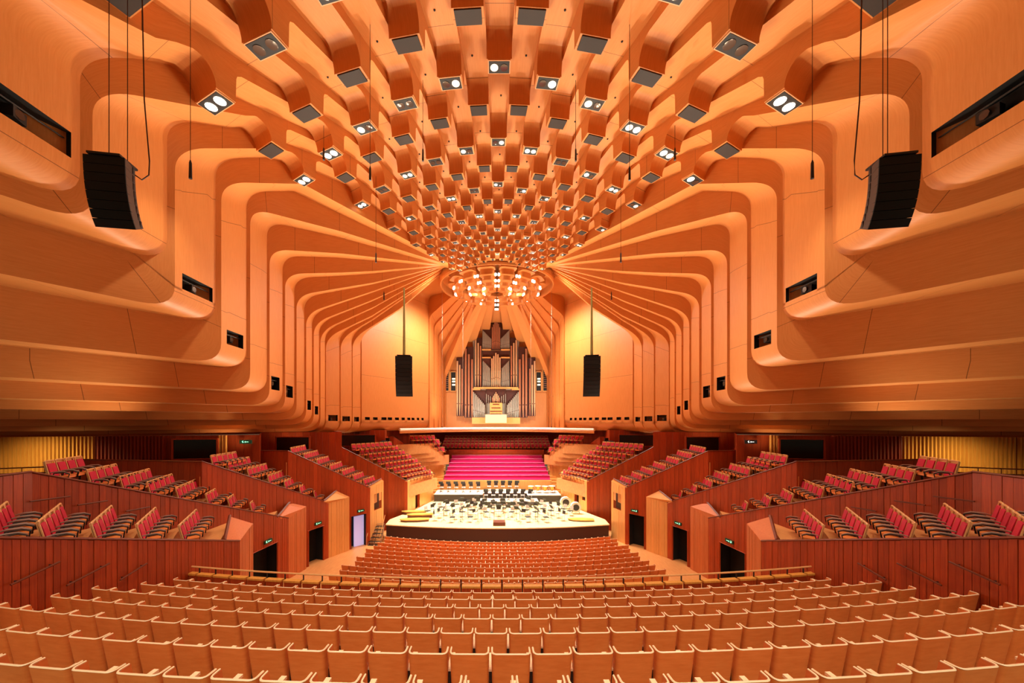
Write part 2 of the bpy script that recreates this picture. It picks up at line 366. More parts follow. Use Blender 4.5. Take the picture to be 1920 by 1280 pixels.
# (line, zbot, near X, far X, niche)
N1 = lambda a, b, z0, z1: ([(a, b)], 0, z0, z1)
def niche_rows(*sp, z0=0, z1=1): return (list(sp), 0, z0, z1)
for s in (-1, 1):
    P = wall[s]
    T = lambda k: (7.5+k)*DEL
    l7, b7 = lj(7, [(35.3, 13.3), (34, 14.2), (33.0, 14.6)])
    rib('wall_rib', T(-1), T(0), 15.05, 15.2, l7, 8.6, s, P, 7, boxes=b7)
    l8, b8 = lj(8, [(32.4, 13.2), (31.6, 13.75), (30.87, 14.35), (30.2, 14.8)])
    rib('wall_rib', T(0), T(1), 15.05, 15.2, l8, 7.9, s, P, 8, niche=N1(.30, .93, 9.3, 10.2), boxes=b8)
    l9, b9 = lj(9, [(31.6, 12.5), (28.7, 14.1), (26.7, 15.1)])
    rib('wall_rib', T(1), T(2), 15.05, 15.2, l9, 7.25, s, P, 9, boxes=b9)
    l10, b10 = lj(10, [(28.2, 13.1), (25.6, 14.75), (24.2, 15.6)])
    rib('wall_rib', T(2), T(3), 15.05, 15.2, l10, 5.2, s, P, 10, niche=N1(.16, .92, 6.2, 7.05), boxes=b10)
    far = [
        ([(25.6, 13.4), (22.0, 15.2), (8.4, 15.03), (6.9, 15.2)], 3.15, 15.05, 15.2, N1(.2, .86, 4.3, 5.1)),
        ([(24, 13.05), (18.6, 13.9), (8.4, 15.0), (6.9, 15.2)], 1.85, 15.08, 15.25, None),
        ([(22.5, 11.55), (18, 12.8), (8, 15.1), (6.9, 15.25)], 1.05, 15.15, 15.28, N1(.12, .75, 2.15, 3.05)),
        ([(21, 10.7), (17.6, 11.75), (14.9, 12.64), (7.6, 15.3), (6.9, 15.4)], .6, 15.17, 15.33, N1(.1, .82, 1.75, 2.6)),
        ([(20, 9.75), (17.2, 10.9), (14.5, 12), (7.5, 15.35), (6.9, 15.5)], .12, 15.22, 15.35, None),
        ([(19, 8.95), (14.1, 11.6), (7.4, 15.4), (6.8, 15.6)], -.26, 15.25, 15.4, N1(.2, .8, .95, 1.7)),
        ([(18.3, 8.5), (13.9, 11.05), (7.2, 15.4), (6.7, 15.7)], -.57, 15.3, 15.42, N1(.2, .8, .6, 1.3)),
        ([(17.8, 8.05), (13.6, 10.66), (7, 15.5), (6.6, 15.8)], -.85, 15.33, 15.45, None),
        ([(17, 7.9), (13.5, 10.1), (6.8, 15.5), (6.5, 15.8)], -1.05, 15.38, 14.75, N1(.16, .85, -.15, .6)),
        ([(16, 8.0), (13.3, 10), (6.6, 15.6), (6.4, 15.8)], -1.07, 14.66, 14.1, N1(.14, .82, -.2, .5)),
        ([(15, 8.2), (10.7, 11.45), (6.4, 15.7), (6.3, 15.9)], -1.1, 14.04, 13.65, N1(.2, .8, -.2, .45)),
    ]
    for k, (line, zb, xa, xb, ni) in enumerate(far):
        rib('wall_rib', T(3+k), T(4+k), xa, xb, line, zb, s, P, out=22., R=1.0, niche=ni, RT=1.0)
    # tall flank beside the stage
    sp = [(.04, .10), (.14, .20), (.25, .32), (.335, .40), (.44, .50), (.54, .59), (.63, .68), (.70, .75), (.79, .83), (.87, .91)]
    rib('stage_flank', T(14), math.radians(120.5), 13.55, 8.6, [(16, 15.5), (9, 15.8), (5.6, 15.9)], -1.05, s, P, out=2., R=1.1, niche=(sp, 0, -.15, .45), RT=.7)
    # organ alcove: telescoping frames behind the crown
    th = [120.5, 130.6, 138.7, 144.8, 149.4, 152.8]; Xs = [8.45, 8.15, 7.9, 7.72, 7.62, 7.55]; zt = [13.6, 12.9, 12.0, 10.6, 7.9]
    for k in range(5):
        ra = Xs[k]/math.sin(math.radians(th[k]))
        rib('alcove_rib', math.radians(th[k]), math.radians(th[k+1]), Xs[k], Xs[k+1]+.12, [(ra+2, zt[k]-1.2), (ra-.6, zt[k]), (6.6, 15.0-.15*k), (5.6, 15.3)], 0, s, P, zlow=-1.1, R=.5, up=4.5)

# ------------------------------------------------------------------ back of the organ alcove
wb = MB(); wb.box((0, 57.6, EYE+7.4), (17.2, .4, 17), 0)
wall_back = wb.build('wall_back', 'plywood_plain'); tag(wall_back, 'pale plywood wall behind the organ pipes', 'wall', kind='structure')
for k in range(-3, 4):       # fan panels from the crown to the alcove wall
    a0, a1 = math.radians(180-(k+.5)*7.77), math.radians(180-(k-.5)*7.77)
    def fp(r, a, z): return Vector((r*math.sin(a), YC-r*math.cos(a), EYE+z))
    zt_ = [15.0, 13.9, 12.2, 9.6][abs(k)]
    r0, r1 = 15.2/abs(math.cos(a0)), 15.2/abs(math.cos(a1)); zi = 15.2-.12*abs(k)
    m = MB(); lo = [fp(5.2, a0, zi), fp(5.2, a1, zi), fp(r1, a1, zt_), fp(r0, a0, zt_)]
    m.hexa([lo[3], lo[2], lo[1], lo[0]]+[p+Vector((0, 0, 1.6)) for p in (lo[3], lo[2], lo[1], lo[0])])
    for q in range(8): m.uv[q] = ((m.v[q][1]), m.v[q][0])
    m.build('fan_panel', 'plywood_plain', ceiling)
m = MB(); m.cyl((0, YC, EYE+16.6), 8.5, .3, 40); 
m.build('crown_ceiling', 'plywood_plain', ceiling)

# ------------------------------------------------------------------ crown of petals and lamps
crown = empty('petal_chandelier', (0, YC, EYE+14.6)); tag(crown, 'round crown of plywood petals and bright lamps over the stage', 'ceiling crown')
m = MB(); n = 48
for k in range(n):
    a, b = 2*math.pi*k/n, 2*math.pi*(k+1)/n
    def q_(r, a, z): return (r*math.sin(a), -r*math.cos(a), z)
    prof = [(6.4, 1.9), (6.4, .6), (6.34, .42), (6.22, .42), (6.16, .6), (6.16, 1.9)]
    for (r0, z0), (r1, z1) in zip(prof, prof[1:]): m.quad(q_(r0, a, z0), q_(r0, b, z0), q_(r1, b, z1), q_(r1, a, z1))
m.build('rim', 'plywood_plain', crown, smooth=40)
def petal_mesh(w_, h_, d_):
    m = MB()
    for (sc, off, z0, z1) in ((1, 0, 0, h_), (.82, d_*.35, -h_*.45, h_*.15), (.62, d_*.6, -h_*.8, -h_*.3)):
        ww, dd = w_*sc/2, d_*sc/2
        poly = []
        for (cx, cy, a0) in ((ww*.55, dd*.4, 0), (-ww*.55, dd*.4, 90), (-ww*.55, -dd*.4, 180), (ww*.55, -dd*.4, 270)):
            for t in range(4):
                a = math.radians(a0+t*30); poly.append((cx+ww*.45*math.cos(a), off+cy+dd*.6*math.sin(a)))
        m.prism(poly, z0, z1)
    return m
for (R, cnt, w_, h_, z_) in ((4.85, 14, 1.75, 1.2, .62), (3.2, 10, 1.6, 1.1, .55), (1.65, 6, 1.4, 1.0, .5)):
    pm = petal_mesh(w_, h_, 1.1).mesh('petal', ['plywood_plain'], 30)
    lm = MB()
    for sx in (-.16, .16): lm.tube([(sx, 0, .1), (sx, 0, -.1), (sx, 0, -.14)], [.1, .12, .08], 10)
    lm = lm.mesh('crown_lamp', ['crown_lamp'], 50)
    for k in range(cnt):
        a = 2*math.pi*(k+.5)/cnt
        o = newobj('petal', pm, crown, (R*math.sin(a), -R*math.cos(a), z_)); o.rotation_euler = (0, 0, a)
        a = 2*math.pi*k/cnt
        o = newobj('lamp', lm, crown, (R*math.sin(a), -R*math.cos(a), .05)); o.rotation_euler = (0, 0, a)
m = MB(); m.box((0, 0, .4), (.9, .9, .5)); m.box((0, 0, .1), (.5, .5, .3), 1); m.build('hub', ['plywood_plain', 'vent'], crown)
m = MB(); m.box((0, 5.6, .1), (.55, .5, .7)); m.box((0, 5.6, -.3), (.45, .4, .12), 1); m.build('lamp_box', ['vent', 'crown_lamp'], crown)

# ------------------------------------------------------------------ downlight boxes in the beams
LIT = {}
rg = random.Random(3)
def beam_name(j, s):
    return 'centre ceiling beam' if j == 0 else '%s lamp beam %s of centre' % (ORD[j//2], SIDE[s])
for (j, s, ri, R, zb, P, thN, thF) in BOXES:
    c = sum(P, Vector())/4
    if c.y < 1: continue
    if math.hypot(c.x, c.y) < .1: continue
    rz = s*(j*DEL)
    o = empty('ceiling_downlight', c, rz)
    tag(o, 'black twin-lamp box, %s, %s ring from the crown' % (beam_name(j, s), ORD[len(RING_E)-ri]), 'ceiling light', 'lamp boxes in the ceiling beams')
    w_ = (P[0]-P[1]).length; d_ = (P[0]-P[3]).length
    m = MB(); m.box((0, 0, -.03), (w_+.09, d_+.09, .06)); m.build('trim', 'frame_trim', o)
    m = MB(); m.box((0, 0, -.04), (w_, d_, .07)); m.build('housing', 'black', o)
    rl = min(w_*.17, d_*.31)
    for q, sx in enumerate((-.24, .24)):
        m = MB(); m.tube([(sx*w_, 0, -.05), (sx*w_, 0, -.095), (sx*w_, 0, -.10)], [rl*1.12, rl*1.12, rl*.85], 14)
        st = 'lamp_off'
        if ri == 0: st = 'lamp_on' if j >= 8 else 'lamp_off'
        else: st = rg.choice(['lamp_on', 'lamp_dim', 'lamp_dim', 'lamp_off', 'lamp_off']) if ri < 4 else rg.choice(['lamp_off', 'lamp_dim', 'lamp_off'])
        m.build('lens', st, o, smooth=40)

# ------------------------------------------------------------------ floors and stage
m = MB(); m.quad((-30, 40, 0), (-30, 18, .62), (30, 18, .62), (30, 40, 0)); m.quad((-30, 18, .62), (-30, 12, .62), (30, 12, .62), (30, 18, .62)); m.quad((-30, 70, 0), (-30, 40, 0), (30, 40, 0), (30, 70, 0))
floor = m.build('floor', 'floor_boards'); tag(floor, 'pale timber stalls floor between seats and stage', 'floor', kind='structure')
def zfloor(y): return interp([(18, .62), (40, 0)], y)
ZS = EYE-8.91
def arc(R, xc, yc, x): return yc+R-math.sqrt(R*R-(x-xc)**2)      # rows bow towards the back of the hall at the middle
stage = empty('stage_platform', (0, 36, 0)); tag(stage, 'broad pale timber stage with a dark curved front', 'stage')
front = [(x, arc(42, 0, 31.2, x)) for x in [-9.7+19.4*k/24 for k in range(25)]]
poly = [(x, y-36) for x, y in front]+[(9.8, 34-36), (8.2, 38-36), (6.6, 44.9-36), (-6.6, 44.9-36), (-8.2, 38-36), (-9.8, 34-36)]
m = MB(); m.prism(poly, ZS-.08, ZS); m.build('deck', 'stage_boards', stage)
m = MB(); m.prism([(x*.995, y+.06) for x, y in poly], .0, ZS-.08); m.build('apron', 'stage_front', stage)
# conductor's podium
o = empty('conductor_podium', (0.15, 32.35, ZS)); tag(o, 'low dark conductor podium with rail at the stage front', 'podium')
m = MB(); m.box((0, 0, .14), (1.05, .9, .28)); m.build('base', 'dark_wood', o)
m = MB()
for x in (-.45, .45): m.tube([(x, -.38, .28), (x, -.38, 1.2)], .02)
m.tube([(-.45, -.38, 1.2), (.45, -.38, 1.2)], .025); m.tube([(-.45, -.38, .75), (.45, -.38, .75)], .015); m.build('rail', 'chrome', o)
# risers at the back of the stage
def riser(x0, x1, y0, y1, h, lab):
    o = empty('orchestra_riser', ((x0+x1)/2, (y0+y1)/2, ZS)); tag(o, lab, 'riser')
    m = MB(); m.box((0, 0, h/2-.02), (x1-x0, y1-y0, h-.04)); m.build('base', 'riser_front', o)
    m = MB(); m.box((0, 0, h-.02), (x1-x0+.04, y1-y0+.04, .05)); m.build('top', 'riser_top', o)
    return o
riser(-7.0, -1.6, 41.6, 44.3, .8, 'dark-fronted riser with pale top at the back left of the stage')
riser(3.4, 7.1, 41.4, 44.3, .75, 'dark-fronted riser with pale top at the back right of the stage')
riser(-1.5, 3.3, 41.9, 44.3, .9, 'tallest pale-topped riser at the middle of the stage back')
riser(-1.8, 4.4, 39.6, 41.3, .42, 'low pale-topped riser in front of the tall middle riser')

# ------------------------------------------------------------------ choir: magenta benches, seats, walls, gallery
m = MB(); m.box((0, 45.15, EYE-8.0), (13.2, .3, 1.8)); 
cw = m.build('wall_choir_front', 'pale_timber'); tag(cw, 'pale timber wall below the magenta choir benches', 'wall', kind='structure')
for k in range(6):
    y = 45.4+k*.93; z = EYE-7.12+k*.41; hw = 6.55-.08*k
    o = empty('choir_bench', (0.03, y, z-.45)); tag(o, 'long magenta choir bench, %s row up from the stage' % ORD[k+1], 'bench', 'magenta choir benches')
    m = MB(); hb = z-.02; m.box((0, .44, .45-hb/2), (2*hw, .9, hb)); m.build('base', 'brushbox', o)
    m = MB(); m.box((0, .3, .49), (2*hw-.1, .5, .10)); m.build('seat', 'magenta', o)
    m = MB(); m.box((0, .62, .72), (2*hw-.1, .10, .42), 0, 0, -.12); m.box((0, .60, .95), (2*hw-.06, .13, .05), 1); m.build('backrest', ['magenta', 'magenta_edge'], o)
m = MB(); m.box((0, 51.25, EYE-5.0), (13.0, .3, 2.3)); 
cw = m.build('wall_choir_back', 'brushbox'); tag(cw, 'red timber wall above the magenta choir benches', 'wall', kind='structure')
m = MB(); m.box((0, 56.4, EYE-3), (24, .3, 4.0)); m.box((0, 54.2, EYE-4.9), (20, 5.5, 1.2))
cw = m.build('wall_choir_rear', 'brushbox'); tag(cw, 'red timber wall under the organ gallery edge', 'wall', kind='structure')
# organ gallery slab; light on its edge painted as a white lip
pts = [(x, 50.4-(x/11.0)**2*8.2) for x in [-11+22*k/20 for k in range(21)]]
m = MB(); m.prism(pts+[(9, 57.5), (-9, 57.5)], EYE-1.35, EYE-1.0)
o = m.build('organ_gallery_slab', 'plywood_plain'); tag(o, 'plywood gallery slab in front of the organ', 'gallery', kind='structure')
m = MB(); m.tube([(x, y-.05, EYE-.92) for x, y in pts], .17, 6); o = m.build('gallery_edge', 'lit_strip'); tag(o, 'curved lip along the organ gallery edge, its light painted white', 'gallery edge', kind='structure')

# ------------------------------------------------------------------ organ
YO = 56.8
def ox(cx): return CAMX+(840+cx/6.094-PX0)/FPX*YO
def oz(cy): return (PY0-590-cy/6.094)/FPX*YO
organ = empty('pipe_organ', (0, YO, EYE-1)); tag(organ, 'tall pipe organ with stepped towers of tin and copper pipes', 'organ')
XM = ox(548)
def mirx(cx): return 2*548-cx
def obox(name, x0, x1, y0, y1, d, mt, dy=0):
    m = MB(); m.box(((ox(x0)+ox(x1))/2, dy, (oz(y0)+oz(y1))/2+1), (ox(x1)-ox(x0), d, oz(y0)-oz(y1))); return m.build(name, mt, organ)
def pipe(cx, top, bot, w_, mt, dy=-.45, foot=None):
    r = w_/6.094/FPX*YO/2; x = ox(cx); zt = oz(top)+1; zb = oz(bot)+1; zf = zb+(foot if foot else min(1.6, (zt-zb)*.25))
    m = MB(); m.tube([(x, dy, zb), (x, dy, zf), (x, dy, zf+.01), (x, dy, zt)], [r*.3, r, r, r], 8); 
    o = m.build('pipe', mt, organ, smooth=40)
    m = MB(); m.box((x, dy-r*.85, zf+r*1.6), (r*1.1, r*.5, r*.9)); m.build('mouth', 'organ_dark', o)
    return o
for mi in (0, 1):
    X_ = (lambda c: c) if not mi else mirx
    def B_(x0, x1, *a, **k):
        x0, x1 = sorted((X_(x0), X_(x1))); return obox('case_recess', x0, x1, *a, **k)
    B_(97, 182, 493, 1156, .3, 'organ_dark'); B_(187, 292, 368, 1174, .3, 'organ_dark'); B_(303, 388, 265, 832, .3, 'organ_dark')
    for (x, t, b, w_, mt) in [(110, 533, 1152, 19, 'pipe_light'), (137, 578, 1152, 18, 'pipe_light'), (163, 622, 1152, 18, 'pipe_copper'),
                              (205, 395, 1170, 24, 'pipe_copper'), (240, 458, 1170, 25, 'pipe_copper'), (277, 515, 1170, 23, 'pipe_copper'),
                              (318, 298, 828, 18, 'pipe_light'), (346, 330, 828, 19, 'pipe_light'), (373, 362, 828, 18, 'pipe_copper')]:
        pipe(X_(x), t, b, w_, mt)
    # tin pipes of the middle tiers: upper facade, middle, lower wings
    for q in range(11):
        x = 399+q*9.2; pipe(X_(x), 185+q*9.5, 392, 8.6, 'pipe_tin', -.4)
    for q in range(7):
        x = 405+q*12.2; pipe(X_(x), 535+q*13, 830, 11.2, 'pipe_tin', -.4)
    for q in range(9):
        x = 295+q*15.5; pipe(X_(x), 885+q*18, 1172, 14, 'pipe_tin', -.5)
    B_(393, 488, 156, 300, .25, 'organ_dark'); B_(395, 488, 412, 490, .25, 'organ_dark'); B_(395, 488, 500, 660, .25, 'organ_dark'); B_(285, 432, 862, 1060, .2, 'organ_dark')
    B_(390, 490, 400, 412, .6, 'pale_timber', dy=-.3); B_(390, 490, 489, 500, .6, 'pale_timber', dy=-.3); B_(283, 370, 848, 862, .7, 'pale_timber', dy=-.35)
    for q in range(5):
        x = 440+q*22; pipe(X_(x), 905+q*14, 1010, 9, 'pipe_copper' if q > 2 else 'pipe_tin', -.35)
obox('case_recess', 488, 608, 64, 400, .3, 'organ_dark'); obox('case_recess', 488, 608, 412, 640, .25, 'organ_dark'); obox('case_recess', 436, 660, 850, 1010, .2, 'organ_dark')
for (x, t) in [(506, 150), (520, 120), (534, 95), (548, 82), (562, 97), (576, 112), (590, 150)]: pipe(x, t, 395, 12, 'pipe_copper', -.4)
for (x, t) in [(502, 505), (524, 478), (547, 443), (570, 458), (593, 495)]: pipe(x, t, 832, 18, 'pipe_light', -.45)
for (x, t) in [(520, 925), (534, 905), (548, 885), (562, 905), (576, 925)]: pipe(x, t, 1005, 10, 'pipe_light', -.35)
obox('case_back', 285, 811, 290, 1174, .15, 'pipe_tin', dy=.1)
obox('ledge', 298, 798, 832, 848, .9, 'pale_timber', dy=-.4)
obox('plinth', 278, 820, 1174, 1245, 1.0, 'pale_timber', dy=-.4)
obox('console_base', 430, 666, 1140, 1235, 1.6, 'cream_edge', dy=-1.0)
obox('console', 480, 618, 1010, 1140, .8, 'pale_timber', dy=-1.0)
for (y, w_) in ((1022, 36), (1062, 50), (1100, 66), (1130, 62)): obox('keyboard', 548-w_, 548+w_, y, y+10, .5, 'dark_wood', dy=-1.25)
# lamp windows beside the organ
for s in (-1, 1):
    for (a, b, y0, y1, lit) in ((831, 842, 690, 733, 0), (845, 855, 697, 733, 1)):
        A = at(a, y0, 57.2); Bq = at(b, y1, 57.2); xm = (A.x+Bq.x)/2-XM; zc = (A.z+Bq.z)/2
        o = empty('alcove_window', (XM+s*abs(xm), 57.2, zc)); tag(o, ('lit' if lit else 'dark')+' narrow alcove opening %s of the organ' % SIDE[s], 'opening')
        ww, hh = Bq.x-A.x, A.z-Bq.z
        m = MB()
        for sx in (-1, 1): m.box((sx*ww/2, 0, 0), (.1, .3, hh))
        for sz in (-1, 1): m.box((0, 0, sz*hh/2), (ww, .3, .1))
        m.build('frame', 'pale_timber', o)
        m = MB(); m.box((0, .1, 0), (ww-.1, .1, hh-.1)); m.build('recess', 'black', o)
        if lit:
            m = MB()
            for k in (-.5, 0, .4): m.box((.05, 0, k), (.45, .12, .22))
            m.build('lamp', 'lamp_dim', o)
        else:
            m = MB()
            for k in range(-4, 5): m.box((0, 0, k*.3), (ww*.7, .08, .05), 0, 0)
            m.build('pipes', 'pipe_copper', o)

# ------------------------------------------------------------------ side boxes: raked terraces behind plank walls
def plank_wall(parent, A, B, zlo, pw, mt='brushbox', doors=(), th=.06, flip=1, wins=()):
    """planks side by side from A to B (tops follow A.z -> B.z), each its own piece; doors / wins = (t0, t1, z0, z1) gaps"""
    d = Vector((B.x-A.x, B.y-A.y, 0)); L = d.length; u = d/L; nrm = Vector((u.y, -u.x, 0))*flip
    n = max(1, round(L/pw)); out = []
    for k in range(n):
        t0, t1 = k/n, (k+1)/n; tm = (t0+t1)/2
        lo = zlo; segs = None
        for (d0, d1, z0, z1) in doors:
            if d0 < tm < d1: segs = [(z1, None)] if z0 <= zlo+.01 else [(zlo, z0), (z1, None)]
        if segs is None: segs = [(lo, None)]
        off = nrm*(rg.uniform(0, .018)); g = .006/L*1.0
        for (za, zb) in segs:
            p0, p1 = A.lerp(B, t0+g), A.lerp(B, t1-g)
            za0 = za; zt0 = p0.z if zb is None else zb; zt1 = p1.z if zb is None else zb
            a0 = Vector((p0.x, p0.y, za0))+off; a1 = Vector((p1.x, p1.y, za0))+off
            b0 = Vector((p0.x, p0.y, zt0))+off; b1 = Vector((p1.x, p1.y, zt1))+off
            m = MB(); T = -nrm*th
            m.hexa([a0, a1, a1+T, a0+T, b0, b1, b1+T, b0+T] if flip > 0 else [a1, a0, a0+T, a1+T, b1, b0, b0+T, b1+T])
            out.append(m.build('plank', mt, parent))
    return nrm
def on_wall(px, py, A, B, s=-1):       # pixel (measured on the left half) -> point on the vertical plane through A, B
    u = (px-PX0)/FPX; dx, dy = B.x-A.x, B.y-A.y
    # CAMX + u*D = A.x + k*dx ; D = A.y + k*dy
    k = (CAMX+u*A.y-A.x)/(dx-u*dy); D = A.y+k*dy
    return Vector((CAMX+u*D, D, EYE+(PY0-py)/FPX*D)), k
def mir(p, s): return Vector((-p.x if s > 0 else p.x, p.y, p.z))
def V2(v, n=None): return Vector((v[0], v[1], 0))
BOXDEF = [
    dict(name='lowest box beside the circle rows', A=Vector((-10.72, 3.0, EYE-.87)), B=at(449, 1014, 15.3), C=at(474, 981, 17.2), Bp=at(421, 1013, 14.5), Cp=at(431, 968, 16.4), ext=[],
         rows=[-190, -85, 0, 95, 188, 268, 343], r0=(-2.75, 2.0), r1=(-1.5, 2.75), n=6, pw=.15, door=None),
    dict(name='second box up from the circle', A=at(60, 886, 11.6), B=at(541, 971, 23.8), C=at(574, 949, 25.6), Bp=at(519, 970, 22.7), Cp=at(543, 942, 24.6), ext=[Vector((-14.1, 8.0, EYE-1.56))],
         rows=[75, 158, 222, 275, 330, 388, 430, 473], r0=(-1.2, 2.5), r1=(-1.1, 2.7), n=5, pw=.2, door=(473, 520, 1026)),
    dict(name='third box up from the circle', A=at(378, 865, 19.4), B=at(616, 942, 27.8), C=at(655, 931, 29.6), Bp=at(607, 939, 27.2), Cp=at(631, 920, 28.9), ext=[Vector((-24.0, 20.6, EYE-2.08))],
         rows=[388, 420, 460, 500, 532, 562, 590], r0=(-.6, 3.3), r1=(-.6, 3.0), n=5, pw=.26, door=(577, 607, 990)),
    dict(name='box next to the stage corner', A=at(540, 845, 26.2), B=at(694, 915, 31.2), C=at(719, 901, 33.2), Bp=at(690, 912, 31.0), Cp=at(715, 898, 33.0), ext=[Vector((-22.0, 27.2, EYE-2.06))],
         rows=[548, 572, 596, 620, 642, 662, 680], r0=(-.7, 3.7), r1=(.2, 2.4), n=6, pw=.3, door=(658, 687, 965)),
    dict(name='box flanking the stage', A=at(640, 838, 33.3), B=at(764, 902, 36.8), C=at(812, 885, 42.2), Bp=at(760, 901, 36.6), Cp=at(808, 883, 42.0), ext=[Vector((-20.0, 33.8, EYE-2.28))],
         rows=[645, 662, 680, 697, 714, 730, 744, 757], r0=(2.6, 4.5), r1=(1.9, 4.6), n=8, pw=.32, door=None),
    dict(name='box beside the choir benches', A=at(738, 818, 43.0), B=at(789, 852, 46.2), C=at(832, 850, 47.6), Bp=at(787, 851, 46.1), Cp=at(830, 848, 47.5), ext=[Vector((-15.0, 42.5, EYE-1.7))],
         rows=[745, 757, 768, 779], r0=(2.9, 2.2), r1=(2.7, 1.5), n=6, pw=.45, door=None),
]
# ---- seat kinds
def red_seat_parts():
    """timber-framed red seat, facing +Y, floor at z = 0"""
    fr = MB(); tl = .16
    def bk(x, z, y=0): return (x, -.05-(z-.45)*tl*1.4+y, z)
    for x in (-.255, .255): fr.tube([bk(x, .40), bk(x, .97)], .022, 5)
    fr.tube([bk(-.255, .97), bk(-.22, .995), bk(.22, .995), bk(.255, .97)], .025, 5)
    fr.hexa([bk(-.25, .42, -.05), bk(.25, .42, -.05), bk(.25, .42, -.03), bk(-.25, .42, -.03), bk(-.25, .98, -.05), bk(.25, .98, -.05), bk(.25, .98, -.03), bk(-.25, .98, -.03)])
    pad = MB(); pad.hexa([bk(-.225, .46, -.01), bk(.225, .46, -.01), bk(.225, .46, .05), bk(-.225, .46, .05), bk(-.225, .90, -.01), bk(.225, .90, -.01), bk(.225, .90, .035), bk(-.225, .90, .035)])
    st = MB(); st.hexa([(-.23, -.02, .36), (.23, -.02, .36), (.23, .40, .40), (-.23, .40, .40), (-.23, -.02, .44), (.23, -.02, .44), (.23, .40, .47), (-.23, .40, .47)])
    arm = [MB(), MB()]; top = [MB(), MB()]
    for q, x in enumerate((-.275, .275)):
        arm[q].tube([(x, -.02, .0), (x, .02, .40), (x, .06, .58), (x, .30, .60), (x, .43, .54), (x, .40, .36)], .02, 5)
        top[q].tube([(x, -.04, .60), (x, .10, .63), (x, .30, .63), (x, .44, .57)], [.015, .024, .024, .012], 5)
    d = dict(backrest=(fr, 'arm_wood'), back_pad=(pad, 'red_fabric'), seat=(st, 'seat_ply'), arm_frame=(arm[0], 'stand_black'), arm_frame_=(arm[1], 'stand_black'), armrest=(top[0], 'arm_grey'), armrest_=(top[1], 'arm_grey'))
    for mb, _ in d.values(): mb.v = [(v[0]*.92, v[1], v[2]) for v in mb.v]
    return d
RSP = red_seat_parts(); RS_MESH = {k: v[0].mesh(k.strip('_'), [v[1]], 40 if k.startswith('arm') else 0) for k, v in RSP.items()}
def merged(parts, name):
    m = MB(); mats = []
    for k, (mb, mt) in parts.items():
        i = len(m.v); m.v += mb.v; mats.append(mt)
        for f in mb.f: m.face([i+q for q in f], len(mats)-1)
    return m, mats
RED_ONE, RED_MATS = merged(RSP, 'box_seat'); RED_ONE_MESH = RED_ONE.mesh('box_seat', RED_MATS)
STUFF_RED = []        # (x, y, z, rz)
def red_seat(x, y, z, rz, label, group, parts):
    if parts:
        o = empty('box_seat', (x, y, z), rz)
        for k, me in RS_MESH.items(): newobj(k.strip('_'), me, o)
    else:
        o = newobj('box_seat', RED_ONE_MESH, None, (x, y, z)); o.rotation_euler = (0, 0, rz)
    tag(o, label, 'seat', group); return o
DOORN = [0]
def exit_sign(p, u, nrm, lab, green=True, w_=.62, h_=.2):
    o = empty('exit_sign', p+nrm*.06, math.atan2(u.y, u.x)); tag(o, lab, 'exit sign')
    m = MB(); m.box((0, 0, 0), (w_, .08, h_)); m.build('case', 'sign_green' if green else 'stand_black', o)
    m = MB()
    for sd in (-1, 1):       # running figure, arrow
        m.box((-.18, sd*.042, 0), (.05, .005, .11)); m.box((-.16, sd*.042, .065), (.035, .005, .03)); m.box((-.14, sd*.042, -.03), (.07, .005, .02)); m.box((-.20, sd*.042, .02), (.09, .005, .018))
        m.box((.1, sd*.042, 0), (.2, .005, .03)); m.box((-.02, sd*.042, .0), (.05, .005, .08))
    m.build('mark', 'sign_mark' if green else 'sign_white', o)
    return o
